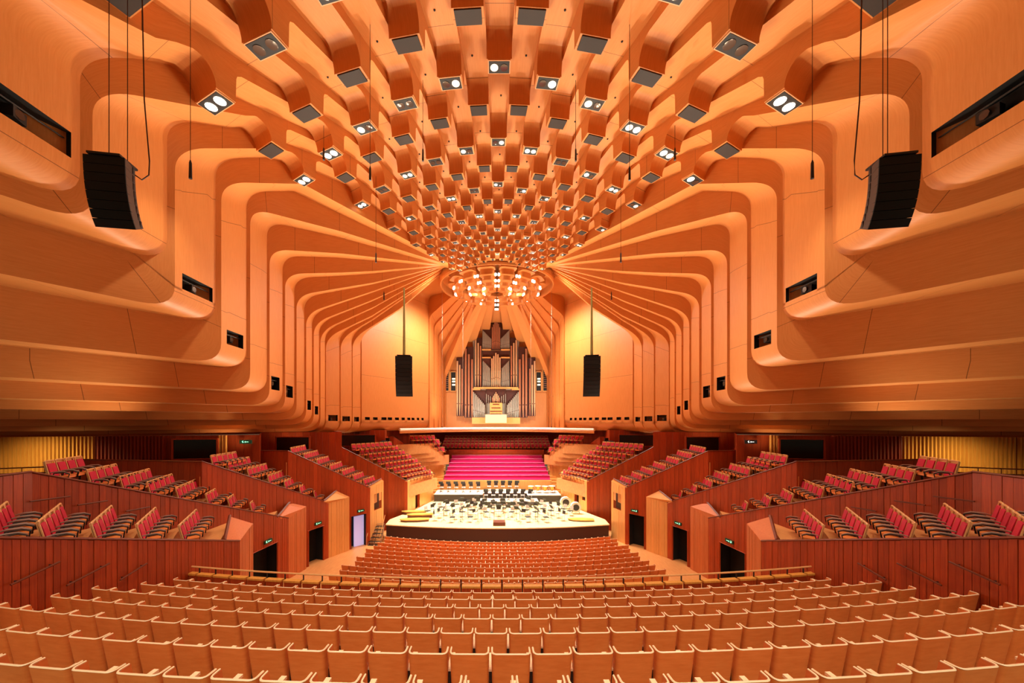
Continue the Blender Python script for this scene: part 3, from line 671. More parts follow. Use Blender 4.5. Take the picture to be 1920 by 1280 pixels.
for s in (-1, 1):
    for bi, b in enumerate(BOXDEF):
        A, B, C, Bp, Cp = (mir(b[k], s) for k in ('A', 'B', 'C', 'Bp', 'Cp'))
        ext = [mir(e, s) for e in b['ext']]
        bx = empty('wall_box', (0, 0, 0)); tag(bx, 'plank-walled %s on the %s' % (b['name'], SIDE[s]), 'balcony box', kind='structure')
        fl = -1 if s < 0 else 1
        doors = []
        if b['door']:
            x0, x1, yt = b['door']; pa, ka = on_wall(x0, yt, b['A'], b['B']); pb, kb = on_wall(x1, yt, b['A'], b['B'])
            doors = [(min(ka, kb), max(ka, kb), 0, (pa.z+pb.z)/2)]
        zlo = 0.
        nrm = plank_wall(bx, A, B, zlo, b['pw'], doors=doors, flip=-fl)
        u = (V2(B)-V2(A)).normalized()
        for e in ext: plank_wall(bx, e, Vector((A.x, A.y, e.z)), zlo, b['pw']*1.3, flip=-fl)
        lit_end = bi in (2, 3, 4, 5)  # ends that catch stage light have it painted as paler timber
        # end wall towards the stage
        wins = ()
        if bi == 4: wins = [(.30, .42, 0, EYE-6.6)]+([(.06, .18, EYE-7.9, EYE-6.9)] if s > 0 else [])
        if bi == 3: wins = [(.32, .86, EYE-7.6, EYE-6.2)]
        for (w0, w1, wz0, wz1) in wins:
            a_, b_ = B.lerp(C, w0-.04), B.lerp(C, w1+.04); d_ = (V2(C)-V2(B)).normalized(); nn = Vector((-d_.y, d_.x, 0)); nn = nn if nn.x*s > 0 else -nn
            m = MB(); c_ = (V2(a_)+V2(b_))/2+nn*.35; m.box((c_.x, c_.y, (max(wz0, ZS*.9)+wz1)/2), ((b_-a_).length, .05, wz1-max(wz0, ZS*.9)), 0, math.atan2(d_.y, d_.x)); m.build('opening_back', 'organ_dark', bx)
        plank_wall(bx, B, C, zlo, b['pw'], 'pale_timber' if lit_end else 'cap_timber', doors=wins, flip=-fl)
        # sloping desk behind the end wall and its edge board
        m = MB(); dn = Vector((0, 0, -.06)); Pq = [B, C, Cp, Bp]
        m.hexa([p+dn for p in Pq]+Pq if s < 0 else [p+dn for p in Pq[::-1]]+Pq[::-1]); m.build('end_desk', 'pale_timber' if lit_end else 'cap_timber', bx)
        m = MB(); m.tube([Bp+Vector((0, 0, .02)), Cp+Vector((0, 0, .05))], .06, 4); m.build('edge_board', 'dark_wood', bx)
        # capping rail and raked floor
        m = MB(); m.tube([A+Vector((0, 0, .01)), B+Vector((0, 0, .01))], .04, 4)
        for e in ext: m.tube([e, Vector((A.x, A.y, e.z))], .04, 4)
        m.build('capping', 'dark_wood', bx)
        r0, r1 = (Vector((-q[0] if s > 0 else q[0], q[1], 0)) for q in (b['r0'], b['r1']))
        # rows of seats on steps
        nr = len(b['rows'])
        for k, px in enumerate(b['rows']):
            p, t = on_wall(px, 900, b['A'], b['B']); p = mir(p, s)
            if t < -.02: continue
            zt = A.z+(B.z-A.z)*t; r = r0.lerp(r1, k/(nr-1)); ru = r.normalized()
            f = Vector((ru.y, -ru.x, 0)); 
            if f.dot(Vector((-p.x, 38-p.y, 0))) < 0: f = -f
            rz = math.atan2(f.y, f.x)-math.pi/2
            pitch = .565; ns = int(r.length/pitch+.05); zf = zt-.66; cs = abs(u.x*ru.x+u.y*ru.y)
            sn = math.sqrt(max(.05, 1-cs*cs)); q0 = Vector((p.x, p.y, 0))+ru*.07/sn; q1 = q0+ru*(r.length+.55)
            ud = V2(B)-V2(A); Lab = ud.length; ud.normalize()
            tn = [on_wall(q, 900, b['A'], b['B'])[1] for q in (b['rows'][max(k-1, 0)], b['rows'][min(k+1, nr-1)])]
            ds = Lab*abs(tn[1]-tn[0])/(1 if k in (0, nr-1) else 2)/2; e0, e1 = ud*ds, ud*ds
            if k == nr-1: e1 = ud*min(ds*2.2, max(ds, (1-t)*Lab-.1))
            m = MB(); m.hexa([Vector((v.x, v.y, z_)) for z_ in (zf-1.2, zf) for v in (q0-e0, q1-e0, q1+e1, q0+e1)]); m.build('step', 'floor_boards', bx)
            for i in range(ns):
                sp = q0+ru*(pitch*(i+.5)+.12+.33*cs/sn)-f*.12
                if bi <= 3:
                    red_seat(sp.x, sp.y, zf, rz, 'red padded seat, %s, %s side, row %s, %s from the parapet' % (['lowest box', 'second box up', 'third box up', 'stage corner box'][bi], SIDE[s], ORD[k+1], ORD[i+1]), 'red seats in the side boxes', bi <= 1)
                else: STUFF_RED.append((sp.x, sp.y, zf, rz))
        # doorway
        if doors:
            t0, t1, _, zt = doors[0]; DOORN[0] += 1
            pa, pb = A.lerp(B, t0), A.lerp(B, t1); 
            dr = empty('door_%d' % DOORN[0]); tag(dr, ('bluish lit' if (bi == 3 and s < 0) else 'dark')+' doorway through the %s, %s side' % (b['name'], SIDE[s]), 'doorway', kind='structure')
            m = MB(); back = -nrm*.7
            a0, a1 = Vector((pa.x, pa.y, 0)), Vector((pb.x, pb.y, 0)); h = Vector((0, 0, zt))
            m.poly([a0+back, a1+back, a1+back+h, a0+back+h], 0); m.poly([a0, a0+back, a0+back+h, a0+h]); m.poly([a1, a1+back, a1+back+h, a1+h]); m.poly([a0+h, a1+h, a1+back+h, a0+back+h]); m.build('recess', 'dark_opening', dr)
            m = MB(); m.tube([a0, a0+h, a1+h, a1], .05, 4); m.build('frame', 'brushbox', dr)
            if bi == 3 and s < 0:
                m = MB(); c = (a0+a1)/2+u*.25+back*.6; m.box((c.x, c.y, zt*.47), (.9, .06, zt*.94), 0, math.atan2(u.y, u.x)); m.build('glow_leaf', 'door_light', dr)  # light in the doorway put in as a bluish glowing leaf
            exit_sign((pa+pb)/2*1+Vector((0, 0, zt-(pa.z+pb.z)/2+.32))+u*.15, u, nrm, 'small exit sign above the doorway of the %s, %s side' % (b['name'], SIDE[s]), True)
        # grab rails on the plank wall
        for (px, dy0, dy1, ln_) in {0: [(60, 1075, 1060, .9), (160, 1077, 1058, 1.0), (245, 1072, 1062, .8)], 1: [(90, 930, 926, 1.0), (170, 938, 934, .9), (255, 950, 946, .9)], 2: [(250, 880, 880, 1.2)]}.get(bi, []):
            if bi == 2: continue
            p, t = on_wall(px, dy0, b['A'], b['B']); p = mir(p, s)
            if t > 1 or t < 0: continue
            o = empty('grab_rail', p+nrm*.1); tag(o, 'slim dark grab rail on the %s wall, %s side, %s from the rear' % (['lowest box', 'second box'][bi], SIDE[s], ORD[[60, 160, 245, 90, 170, 255].index(px) % 3+1]), 'handrail')
            e0 = -u*ln_/2+Vector((0, 0, -.06)); e1 = u*ln_/2+Vector((0, 0, .10 if bi == 0 else -.1))
            m = MB(); m.tube([e0, e1], .025, 5); m.build('bar', 'dark_wood', o)
            m = MB()
            for q in (.15, .85): v = e0.lerp(e1, q); m.tube([v, v-nrm*.12], .015, 4)
            m.build('bracket', 'stand_black', o)

# ------------------------------------------------------------------ outer walls behind the boxes, slats and dark screens
for s in (-1, 1):
    ow = empty('wall_outer_'+SIDE[s]); tag(ow, 'red and gold slatted outer wall above the %s boxes' % SIDE[s], 'wall', kind='structure')
    segs = [((-38, 6), (-37, 19.4)), ((-37, 19.4), (-30, 21.5)), ((-30, 21.5), (-20.9, 24.2)), ((-20.9, 24.2), (-16.2, 25.4)), ((-16.2, 25.4), (-19.5, 30.8)), ((-19.5, 30.8), (-13.6, 32.6)), ((-13.6, 32.6), (-17.6, 37.8)), ((-17.6, 37.8), (-11.8, 39.2)), ((-11.8, 39.2), (-12.8, 44.5)), ((-12.8, 44.5), (-10.2, 56.3))]
    for (a, b_) in segs:
        A = mir(Vector((a[0], a[1], EYE-.9)), s); B = mir(Vector((b_[0], b_[1], EYE-.9)), s)
        plank_wall(ow, A, B, EYE-6.5, .5, flip=1 if s < 0 else -1)
    # slats, too fine to pick apart: one gold and one red field
    for (x0, x1, y0, y1, mt) in ((-36.5, -29.6, 19.4, 21.45, 'gold_slats'), (-29.5, -24.6, 21.45, 22.9, 'gold_slats'), (-24.5, -21.2, 22.9, 23.9, 'red_slats'), (-18.4, -17.9, 24.65, 24.8, 'gold_slats')):
        m = MB(); n = max(3, int((x1-x0)/.17))
        for k in range(n):
            t = (k+.5)/n; x = x0+(x1-x0)*t; y = y0+(y1-y0)*t-.14
            m.box((x if s < 0 else -x, y, EYE-2.0), (.09, .14, 2.2))
        o = m.build('slat_field', mt, ow); o['kind'] = 'stuff'
    for nm, (a, b_, y0, y1, D) in {'nearest': (331, 403, 823, 860, 24.0), 'middle': (521, 578, 819, 846, 30.6), 'farthest': (622, 702, 815, 836, 37.4)}.items():
        p0, p1 = at(a, y0, D), at(b_, y1, D); c = (p0+p1)/2; c = mir(c, s)
        o = empty('wall_screen', c, (.24 if s < 0 else -.24)); tag(o, '%s of the wide black panels above the %s boxes' % (nm, SIDE[s]), 'screen')
        ww, hh = p1.x-p0.x, p0.z-p1.z
        m = MB(); m.box((0, 0, 0), (ww, .1, hh)); m.build('glass', 'screen', o)
        m = MB()
        for q in (-1, 1): m.box((q*ww/2, -.02, 0), (.1, .16, hh+.1)); m.box((0, -.02, q*hh/2), (ww, .16, .06))
        m.build('frame', 'brushbox', o)
    p = mir(at(462, 828, 25.0), s); exit_sign(p, Vector((1, 0, 0)), Vector((0, -1, 0)), 'green exit sign high on the %s outer wall' % SIDE[s] if s < 0 else 'white exit sign high on the right outer wall', s < 0, .8, .25)
    # corridor rail in front of the slats
    o = empty('corridor_rail', mir(at(60, 880, 16.5), s)); tag(o, 'bronze corridor rail before the %s gold slats' % SIDE[s], 'handrail')
    m = MB()
    for z in (0, -.25): m.tube([(-2.6, 0, z), (1.3, .3, z+.12)], .03, 5)
    for k in range(5): m.tube([(-2.5+k*.93, .3*k/4, .06), (-2.5+k*.93, .3*k/4, -.9)], .02, 4)
    if s > 0:
        for v in range(len(m.v)): m.v[v] = (-m.v[v][0], m.v[v][1], m.v[v][2])
    m.build('bars', 'dark_wood', o)
    # stairs up beside the choir
    o = empty('choir_stair', (s*7.35, 44.9, ZS)); tag(o, 'timber stair climbing beside the choir on the %s' % SIDE[s], 'stair')
    st_me = MB(); st_me.box((0, 0, 0), (1.3, .42, .9)); st_me = st_me.mesh('step', ['pale_timber'])
    for k in range(11): newobj('step', st_me, o, (0, k*.42, -.25+k*.30))

# choir seats behind the benches
for k in range(4):
    y = 51.9+k*.92; z = EYE-4.05+k*.33
    for i in range(27): STUFF_RED.append((-7.3+i*.56, y, z, math.pi))
m = MB()
for k in range(4): m.box((0, 51.95+k*.92, EYE-4.55+k*.33), (15.6, .92, 1.0))
o = m.build('wall_choir_steps', 'brushbox'); tag(o, 'red timber steps under the rear choir seats', 'steps', kind='structure')
m = MB()
for (x, y, z, rz) in STUFF_RED:
    R = Matrix.Rotation(rz, 3, 'Z'); i = len(m.v)
    m.v += [tuple(R @ Vector(v)+Vector((x, y, z))) for v in RED_ONE.v]
    for f, mi in zip(RED_ONE.f, RED_ONE.m): m.face([i+q for q in f], mi)
o = m.build('stage_side_seating', RED_MATS); tag(o, 'massed small red seats around the stage and choir', 'seating', kind='stuff')

# ------------------------------------------------------------------ tan seats: circle in front, stalls below
def tan_seat_parts(detail=True):
    """plywood shell seat seen from behind, facing +Y, floor z = 0, 0.58 m pitch"""
    W = .275; wing = .16; rc = .06; n = 4
    path = [(-W, wing), (-W, rc)]+[(-W+rc-rc*math.cos(math.radians(a)), rc-rc*math.sin(math.radians(a))) for a in (30, 60)]+[(-W+rc, 0), (W-rc, 0)]
    path += [(W-rc+rc*math.sin(math.radians(a)), rc-rc*math.cos(math.radians(a))) for a in (30, 60)]+[(W, rc), (W, wing)]
    def P(x, y, z): 
        k = (z-.30)/.62; return (x*(.95+.05*k), y-.10*k, z)
    sh = MB(); z0, z1 = .32, .92; T = .022
    o0 = [sh.vert(P(x, y, z0)) for x, y in path]; o1 = [sh.vert(P(x, y, z1)) for x, y in path]
    inn = [(x*(1-T/W), y+T*.9) for x, y in path]
    i0 = [sh.vert(P(x, y, z0)) for x, y in inn]; i1 = [sh.vert(P(x, y, z1)) for x, y in inn]
    for k in range(len(path)-1):
        sh.face((o0[k], o0[k+1], o1[k+1], o1[k])); sh.face((i0[k+1], i0[k], i1[k], i1[k+1])); sh.face((o0[k+1], o0[k], i0[k], i0[k+1]))
    rim = MB(); rim.tube([P(x*(1-.5*T/W), y+.01, z1+.004) for x, y in path], .013, 5 if detail else 4)
    pad = MB(); pad.hexa([P(-.22, .03, .40), P(.22, .03, .40), P(.22, .09, .40), P(-.22, .09, .40), P(-.22, .03, .86), P(.22, .03, .86), P(.22, .07, .86), P(-.22, .07, .86)])
    st = MB(); st.hexa([(-.23, .08, .36), (.23, .08, .36), (.23, .46, .40), (-.23, .46, .40), (-.23, .08, .45), (.23, .08, .45), (.23, .46, .49), (-.23, .46, .49)])
    arm = MB(); arm.hexa([(.255, .06, .585), (.325, .06, .585), (.325, .42, .60), (.255, .42, .60), (.255, .06, .615), (.325, .06, .615), (.325, .42, .635), (.255, .42, .635)])
    ped = MB(); ped.hexa([(.27, .05, 0), (.31, .05, 0), (.31, .34, 0), (.27, .34, 0), (.27, .06, .585), (.31, .06, .585), (.31, .24, .585), (.27, .24, .585)])
    return dict(back_shell=(sh, 'seat_ply'), rim=(rim, 'cream_edge'), back_pad=(pad, 'red_fabric'), seat=(st, 'seat_ply'), armrest=(arm, 'cream_edge'), pedestal=(ped, 'stand_black'))
TSP = tan_seat_parts(); TS_MESH = {k: v[0].mesh(k, [v[1]], 40 if k in ('back_shell', 'rim') else 0) for k, v in TSP.items()}
TAN_ONE, TAN_MATS = merged({k: v for k, v in TSP.items() if k in ('back_shell', 'rim', 'seat', 'armrest', 'pedestal')}, 'auditorium_seat')
TAN_ONE_MESH = TAN_ONE.mesh('auditorium_seat', TAN_MATS, 35)
def row_seats(R, yc, half, pitch, stag):
    """positions along an arc that bows to the back at its middle; (x, y, rz)"""
    out = []; n = int(half*2/pitch); a0 = pitch/R
    for k in range(n):
        q = k-(n-1)/2+stag; a = q*a0
        out.append((R*math.sin(a), yc+R*(1-math.cos(a)), a, q))
    return out
circle_floor = empty('floor_circle'); tag(circle_floor, 'stepped timber floor under the circle seats', 'floor', kind='structure')
NT = 0
for i in range(7):
    D = 10.63-1.073*i; zt = EYE-4.84+(10.63-D)*.30; zf = zt-.92; R = 58-3*i*.4
    half = 10.55 if i > 0 else 10.4
    n = 0
    for (x, y, a, q) in row_seats(R, D, half, .58, .5*(i % 2)):
        u = PX0+(x-CAMX)/y*FPX
        if u < -75 or u > 1995: continue
        o = empty('auditorium_seat', (x, y, zf), a); 
        for k, me in TS_MESH.items(): newobj(k, me, o)
        k_ = int(abs(q)+.5+ (0 if i % 2 else 1)); side = 'left' if q < 0 else 'right'
        kk = int(abs(q)+1.01) if abs(q) > .01 else 0
        lab = 'tan plywood-backed seat, %s circle row from the rail, %s seat %s of centre' % (ORD[i+1], ORD[kk], side) if kk else 'tan plywood-backed seat, %s circle row from the rail, on the centre line' % ORD[i+1]
        tag(o, lab, 'seat', 'tan seats of the circle'); NT += 1
    m = MB(); xs = [-11.2+22.4*k/24 for k in range(25)]
    ya = [D-.75+R*(1-math.cos(x/R)) for x in xs]; yb = [v+1.09 for v in ya]
    for k in range(24):
        m.hexa([(xs[k], ya[k], zf-.6), (xs[k+1], ya[k+1], zf-.6), (xs[k+1], yb[k+1], zf-.6), (xs[k], yb[k], zf-.6), (xs[k], ya[k], zf), (xs[k+1], ya[k+1], zf), (xs[k+1], yb[k+1], zf), (xs[k], yb[k], zf)])
    m.build('step', 'floor_boards', circle_floor)
rest = []
def stall_row(i):
    D = 29.6-.862*i; R = 29+1.6*i; half = 9.7+.06*i
    return D, R, half
for i in range(10, -1, -1):
    D, R, half = stall_row(i)
    zt = EYE-9.55+.049*i
    for (x, y, a, q) in row_seats(R, D, half, .58, .5*(i % 2)):
        zf = zt-.92
        if NT < 298 and i >= 9:
            o = newobj('auditorium_seat', TAN_ONE_MESH, None, (x, y, zf)); o.rotation_euler = (0, 0, a)
            kk = int(abs(q)+1.01) if abs(q) > .01 else 0
            tag(o, ('tan plywood-backed seat, %s stalls row from the back, %s seat %s of centre' % (ORD[11-i], ORD[kk], 'left' if q < 0 else 'right')) if kk else 'tan plywood-backed seat, %s stalls row from the back, centre line' % ORD[11-i], 'seat', 'tan seats at the back of the stalls'); NT += 1
        else: rest.append((x, y, zf, a))
m = MB()
for (x, y, z, rz) in rest:
    R_ = Matrix.Rotation(rz, 3, 'Z'); i = len(m.v)
    m.v += [tuple(R_ @ Vector(v)+Vector((x, y, z))) for v in TAN_ONE.v]
    for f, mi in zip(TAN_ONE.f, TAN_ONE.m): m.face([i+q for q in f], mi)
o = m.build('stalls_seating', TAN_MATS, smooth=35); tag(o, 'curved rows of small tan seats filling the stalls', 'seating', kind='stuff')
print('tan seats', NT, 'rest', len(rest), 'red stuff', len(STUFF_RED))

# ------------------------------------------------------------------ circle balustrade: rail, posts, ledges, panels
bal = empty('circle_balustrade', (0, 11.9, EYE-6.2)); tag(bal, 'curved timber balustrade with gold ledges and a slim rail', 'balustrade')
RB, YB = 57, 11.75; zl = 1.02
def bp(a, z, dy=0): return Vector(((RB-dy)*math.sin(a), YB+RB-(RB-dy)*math.cos(a)-11.9, z))
na = 34; a1 = 11.1/RB
for k in range(na):
    a, b_ = -a1+2*a1*k/na, -a1+2*a1*(k+1)/na; e = (b_-a)*.06
    m = MB(); m.hexa([bp(a+e, 0), bp(b_-e, 0), bp(b_-e, 0, .08), bp(a+e, 0, .08), bp(a+e, zl-.06), bp(b_-e, zl-.06), bp(b_-e, zl-.06, .08), bp(a+e, zl-.06, .08)]); m.build('panel', 'red_slats' if False else 'brushbox', bal)
    m = MB(); m.hexa([bp(a+e, zl-.06, -.03), bp(b_-e, zl-.06, -.03), bp(b_-e, zl-.06, .14), bp(a+e, zl-.06, .14), bp(a+e, zl, -.03), bp(b_-e, zl, -.03), bp(b_-e, zl, .14), bp(a+e, zl, .14)]); m.build('ledge', 'brass' if False else 'gold_slats', bal)
for k in range(na+1):
    a = -a1+2*a1*k/na; m = MB(); m.tube([bp(a, 0, .12), bp(a, zl+.16, .12)], .022, 5); m.build('post', 'stand_black', bal)
m = MB(); m.tube([bp(-a1+2*a1*k/60, zl+.18, .12) for k in range(61)], .028, 6); m.build('rail', 'arm_wood', bal)

# ------------------------------------------------------------------ orchestra chairs and music stands
def chair_parts():
    leg = MB()
    for (x, y) in ((-.19, -.18), (.19, -.18), (-.19, .2), (.19, .2)): leg.tube([(x, y, 0), (x*.92, y*.9, .44)], .014, 4)
    st = MB(); st.box((0, .01, .46), (.43, .42, .05)); bk = MB(); bk.box((0, -.22, .72), (.42, .04, .30), 0, 0, .12)
    for x in (-.19, .19): leg.tube([(x, -.19, .44), (x, -.22, .66)], .013, 4)
    return leg, st, bk
lg, st_, bk_ = chair_parts()
OC = MB()
for mi, mb in enumerate((lg, st_, bk_)):
    i = len(OC.v); OC.v += mb.v
    for f in mb.f: OC.face([i+q for q in f], mi)
OC_MESH = [OC.mesh('orchestra_chair', ['chrome', a, b]) for a, b in (('chair_light', 'chair_black'), ('chair_black', 'chair_light'))]
MS = MB(); MS.tube([(0, 0, .03), (0, 0, 1.0)], .016, 5)
for a in (0, 2.1, 4.2): MS.tube([(0, 0, .12), (.26*math.cos(a), .26*math.sin(a), .01)], .014, 4)
MS.box((0, 0, 1.12), (.50, .03, .34), 1, 0, .5); MS.box((0, .07, .99), (.50, .06, .02), 1)
MS.box((0, .02, 1.14), (.40, .012, .27), 2, 0, .5)
MS_MESH = [MS.mesh('music_stand', ['stand_black', 'stand_black', p]) for p in ('stand_black', 'drum_white')]
pod = Vector((.15, 32.35))
def riser_z(x, y):
    if -7 < x < -1.6 and 41.6 < y < 44.3: return ZS+.8
    if 3.4 < x < 7.1 and 41.4 < y < 44.3: return ZS+.75
    if -1.5 < x < 3.3 and 41.9 < y < 44.3: return ZS+.9
    if -1.8 < x < 4.4 and 39.6 < y < 41.3: return ZS+.42
    return ZS
cc = {}
for ai, (R, n, a0, a1_) in enumerate([(2.3, 7, -84, 84), (3.7, 12, -88, 88), (5.1, 16, -82, 82), (6.5, 18, -68, 68)]):
    ringn = ['innermost', 'second', 'third', 'outermost'][ai]
    for k in range(n):
        a = math.radians(a0+(a1_-a0)*k/(n-1)); x = pod.x+R*1.12*math.sin(a); y = pod.y+.6+R*math.cos(a)
        if abs(x) > 7.0 or y > 39.3: continue
        sd = 'left' if a < 0 else 'right'
        f = (pod-Vector((x, y))).normalized(); rz = math.atan2(f.y, f.x)-math.pi/2+rg.uniform(-.2, .2)
        o = newobj('orchestra_chair', OC_MESH[rg.random() < .45], None, (x, y, ZS)); o.rotation_euler = (0, 0, rz)
        kk = k+1
        tag(o, 'orchestra chair, %s arc round the podium, %s from its left end' % (ringn, ORD[kk]), 'chair', 'orchestra chairs')
        if k % 2 == 0 or ai < 2:
            o = newobj('music_stand', MS_MESH[rg.random() < .3], None, (x+f.x*.72+rg.uniform(-.08, .08), y+f.y*.72, ZS)); o.rotation_euler = (0, 0, rz+math.pi)
            tag(o, 'black music stand, %s arc of chairs, before chair %s from the left' % (ringn, ORD[kk]), 'music stand', 'music stands')
for row, (y, xs, lab) in enumerate([(40.5, [-1.2+.8*k for k in range(7)], 'low middle riser'), (43.1, [-6.4+.85*k for k in range(6)], 'back left riser'), (43.2, [-.9+.8*k for k in range(5)], 'tall middle riser')]):
    for k, x in enumerate(xs):
        z = riser_z(x, y)+.005
        o = newobj('orchestra_chair', OC_MESH[0], None, (x, y+.25, z)); o.rotation_euler = (0, 0, math.pi)
        tag(o, 'orchestra chair on the %s, %s from its left end' % (lab, ORD[k+1]), 'chair', 'orchestra chairs')
        o = newobj('music_stand', MS_MESH[0], None, (x, y-.5, z)); tag(o, 'black music stand on the %s, %s from its left end' % (lab, ORD[k+1]), 'music stand', 'music stands')
# timpani and drums on the right riser, percussion
def drum(x, y, z, r, h, lab, body='brass', tilt=0):
    o = empty('kettle_drum', (x, y, z)); tag(o, lab, 'drum')
    m = MB(); m.tube([(0, 0, .25), (0, 0, .4), (0, 0, .25+h)], [r*.35, r*.8, r], 14); m.build('shell', body, o, smooth=40)
    m = MB(); m.tube([(0, 0, .25+h), (0, 0, .28+h)], r*1.02, 14); m.build('head', 'drum_white', o)
    m = MB()
    for a in (0, 2.1, 4.2): m.tube([(r*.9*math.cos(a), r*.9*math.sin(a), 0), (r*.8*math.cos(a), r*.8*math.sin(a), .25+h*.8)], .02, 4)
    m.build('stand', 'chrome', o)
for k, x in enumerate((3.9, 4.7, 5.5, 6.3)): drum(x, 42.7+.1*(k % 2), ZS+.755, .34+.02*k, .5, 'copper kettle drum on the back right riser, %s from its left end' % ORD[k+1])
# big round white drums / cases at the right edge of the stage
for k, (x, y, r, lab) in enumerate([(7.0, 38.2, .55, 'upright white-rimmed drum farther back at the right stage edge'), (7.6, 36.2, .5, 'upright white-rimmed drum nearer the front at the right stage edge')]):
    o = empty('bass_drum', (x, y, ZS)); tag(o, lab, 'drum')
    m = MB(); m.tube([(0, -.2, r+.12), (0, .2, r+.12)], r, 18); m.build('shell', 'drum_white', o, smooth=40)
    m = MB(); m.tube([(0, -.21, r+.12), (0, -.23, r+.12)], r*.62, 16); m.build('head', 'chair_black', o)
    m = MB()
    for sx in (-1, 1): m.tube([(sx*r*.8, 0, .02), (sx*r*.5, 0, .3)], .03, 4)
    m.build('feet', 'stand_black', o)
def leaf_platform(x, y, rz, L, W, h, mt, lab):
    o = empty('instrument_platform', (x, y, ZS), rz); tag(o, lab, 'platform')
    poly = [(-L/2, -W*.1), (-L*.3, -W*.42), (L*.1, -W*.5), (L/2, -W*.3), (L/2, W*.3), (L*.1, W*.5), (-L*.3, W*.42), (-L/2, W*.1)]
    m = MB(); m.prism(poly, h-.08, h); m.build('top', mt, o)
    m = MB(); m.prism([(a*.94, b*.9) for a, b in poly], .0, h-.08); m.build('base', 'dark_wood', o)
leaf_platform(-7.4, 33.4, .12, 2.6, .8, .22, 'golden_wood', 'golden curved platform nearest the front at the left stage edge')
leaf_platform(-7.2, 34.7, .1, 2.4, .8, .34, 'golden_wood', 'golden curved platform in the middle at the left stage edge')
leaf_platform(-8.0, 36.0, .05, 2.4, .7, .3, 'golden_wood', 'golden curved platform farthest back at the left stage edge')
leaf_platform(7.5, 33.6, -.1, 2.3, .9, .16, 'golden_wood', 'brown curved platform at the front right stage edge')
# white metal steps up to the stage on the left
o = empty('stage_steps', (-10.25, 30.9, .05)); tag(o, 'white metal steps with dark treads up to the left stage corner', 'steps')
for k in range(6):
    m = MB(); m.box((0, k*.24, .22+k*.25), (.95, .22, .03)); m.build('tread', 'black', o)
for sx in (-.5, 0, .5):
    m = MB(); m.tube([(sx, -.15, .02), (sx, 1.3, 1.52)], .035, 4); m.build('stringer', 'chrome', o)
for k in range(7):
    m = MB(); m.tube([(-.5, k*.24-.12, .12+k*.25), (.5, k*.24-.12, .12+k*.25)], .025, 4); m.build('crossbar', 'chrome', o)
for sx in (-.55, .55):
    m = MB(); m.tube([(sx, -.1, 0), (sx, -.1, .95), (sx, 1.3, 2.4)], .025, 5); m.build('handrail', 'arm_wood', o)

# ------------------------------------------------------------------ hanging loudspeaker arrays, microphones
def line_array(x, y, z, n, w_, h_, d_, rz, lab, cables, fly=None):
    o = empty('loudspeaker_array', (x, y, z), rz); tag(o, lab, 'loudspeaker')
    ang = 0.; py_, pz = 0., 0.
    for k in range(n):
        t = k/(n-1); ang = math.radians(2+26*t**1.6)
        c = Vector((0, py_, pz)); R = Matrix.Rotation(ang, 3, 'X')
        dn = R @ Vector((0, 0, -h_)); fw = R @ Vector((0, -1, 0))
        top = c; bot = c+dn
        m = MB(); hw = w_/2
        P = [bot+Vector((-hw, 0, 0)), bot+Vector((hw, 0, 0)), bot+Vector((hw*.72, 0, 0))-fw*d_, bot+Vector((-hw*.72, 0, 0))-fw*d_,
             top+Vector((-hw, 0, -.015)), top+Vector((hw, 0, -.015)), top+Vector((hw*.72, 0, -.015))-fw*d_, top+Vector((-hw*.72, 0, -.015))-fw*d_]
        m.hexa(P); cab = m.build('cabinet', 'speaker_side', o)
        m = MB(); m.hexa([p+fw*d for d in (.03, .002) for p in (P[0], P[1], P[5], P[4])]); m.build('grille', 'speaker_black', cab)
        m = MB()
        for sx in (-1, 1): m.box(((top+bot)/2-fw*d_*.75+Vector((sx*hw*.80, 0, 0))), (.03, .06, h_*.8))
        m.build('rigging', 'stand_black', o)
        py_, pz = bot.y, bot.z
    m = MB(); m.box((0, d_*.5, .05), (w_*.8, d_*1.2, .06)); m.build('fly_frame', 'stand_black', o)
    for (cx, cy, top) in cables:
        m = MB(); m.tube([(cx, cy, .05), (cx, cy, top)], .014, 4); m.build('cable', 'cable', o)
    return o
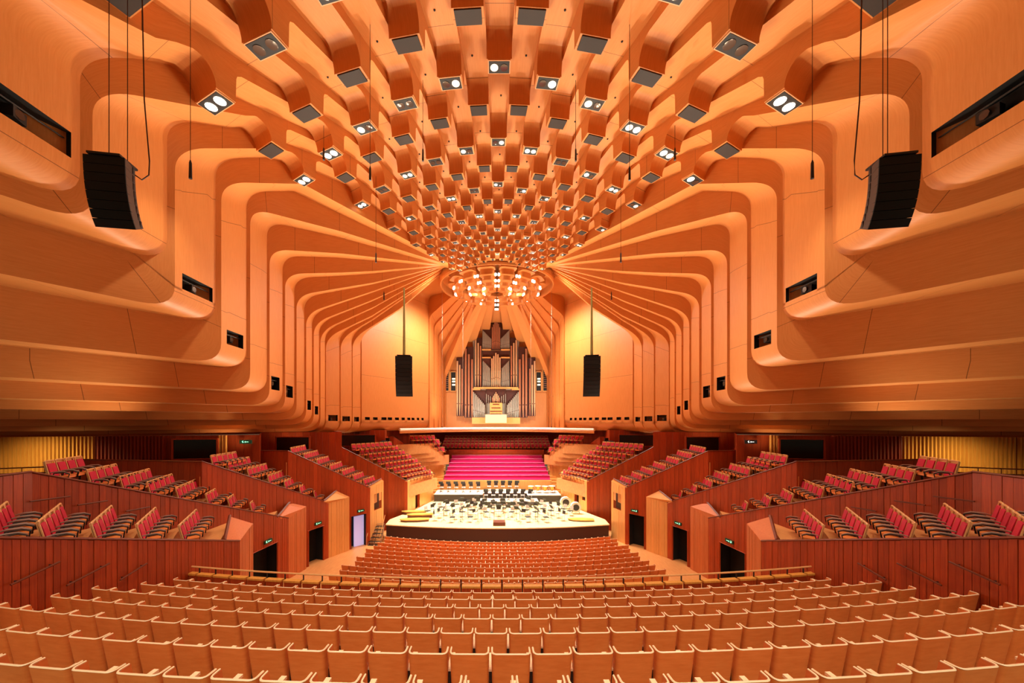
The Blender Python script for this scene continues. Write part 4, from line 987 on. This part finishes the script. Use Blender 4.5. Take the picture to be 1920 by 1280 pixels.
for s in (-1, 1):
    p = at(193, 292, 11.6); 
    line_array(s*abs(p.x+.05), p.y, p.z, 8, 1.12, .262, .62, (.17 if s < 0 else -.17), 'large black curved loudspeaker array hanging near the %s wall' % SIDE[s], [(-.1, .3, 7), (.1, .75, 7)])
    o = empty('speaker_cable', at(265, 330, 11.9) if s < 0 else mir(at(265, 330, 11.9), 1)); tag(o, 'drooping cable behind the large %s loudspeaker array' % SIDE[s], 'cable')
    m = MB(); m.tube([(-s*-.0, 0, 7), (0, .1, 2.5), (s*-.12, .15, .6), (s*-.15, .1, .1), (s*-.02, 0, -.12), (s*.15, -.05, 0)], .02, 5); m.build('loop', 'cable', o)
    p = at(757, 667, 28)
    o = line_array(s*abs(p.x), p.y, p.z, 10, 1.25, .31, .5, (.15 if s < 0 else -.15), 'slender black loudspeaker array hanging before the %s stage wall' % SIDE[s], [])
    m = MB(); m.tube([(0, .3, .05), (0, .3, 5.2)], [.12, .06], 6); m.build('cable_bundle', 'cable_green', o)
    p = at(723, 838, 39.0)
    o = empty('small_loudspeaker', (s*abs(p.x), p.y, p.z), (-.5 if s < 0 else .5)); tag(o, 'small tilted black loudspeaker under the %s stage wall' % SIDE[s], 'loudspeaker')
    m = MB(); m.box((0, 0, -.2), (.9, .5, 1.7), 0, 0, .35); m.build('cabinet', 'speaker_black', o)
    m = MB(); m.box((0, .3, .5), (.5, .1, .9)); m.build('bracket', 'stand_black', o)
for k, (px, y0, y1, D) in enumerate([(357, -60, 335, 13.0), (694, -60, 338, 17), (793, 150, 302, 19), (607, 235, 300, 19), (705, 330, 492, 24), (720, 545, 562, 30)]):
    for s in (-1, 1):
        if k == 3 and s > 0: pass
        b0 = at(px, y1, D); t0 = at(px, y0, D); b0 = mir(b0, s); t0 = mir(t0, s); ln_ = t0.z-b0.z
        o = empty('hanging_microphone', b0); tag(o, 'thin hanging microphone cable, %s set out from the stage, %s side' % (ORD[6-k], SIDE[s]), 'microphone')
        m = MB(); m.tube([(0, 0, .5), (0, 0, ln_)], .012, 4); m.build('cable', 'cable', o)
        m = MB(); m.tube([(0, 0, 0), (0, 0, .55), (0, 0, .65)], [.055, .045, .015], 7); m.build('body', 'stand_black', o, smooth=40)
for k, (px, y0, y1) in enumerate([(829, 470, 800), (868, 480, 760)]):
    for s in (-1, 1):
        b0 = mir(at(px, y1, 44), s); t0 = mir(at(px, y0, 44), s)
        o = empty('hoist_cable', b0); tag(o, 'pale hoist cable hanging from the crown, %s on the %s' % (['outer', 'inner'][k], SIDE[s]), 'cable')
        m = MB(); m.tube([(0, 0, 0), (0, 0, t0.z-b0.z)], .018, 4); m.build('strand', 'arm_grey', o)
        m = MB(); m.cyl((0, 0, -.1), .05, .15, 6); m.build('weight', 'stand_black', o)
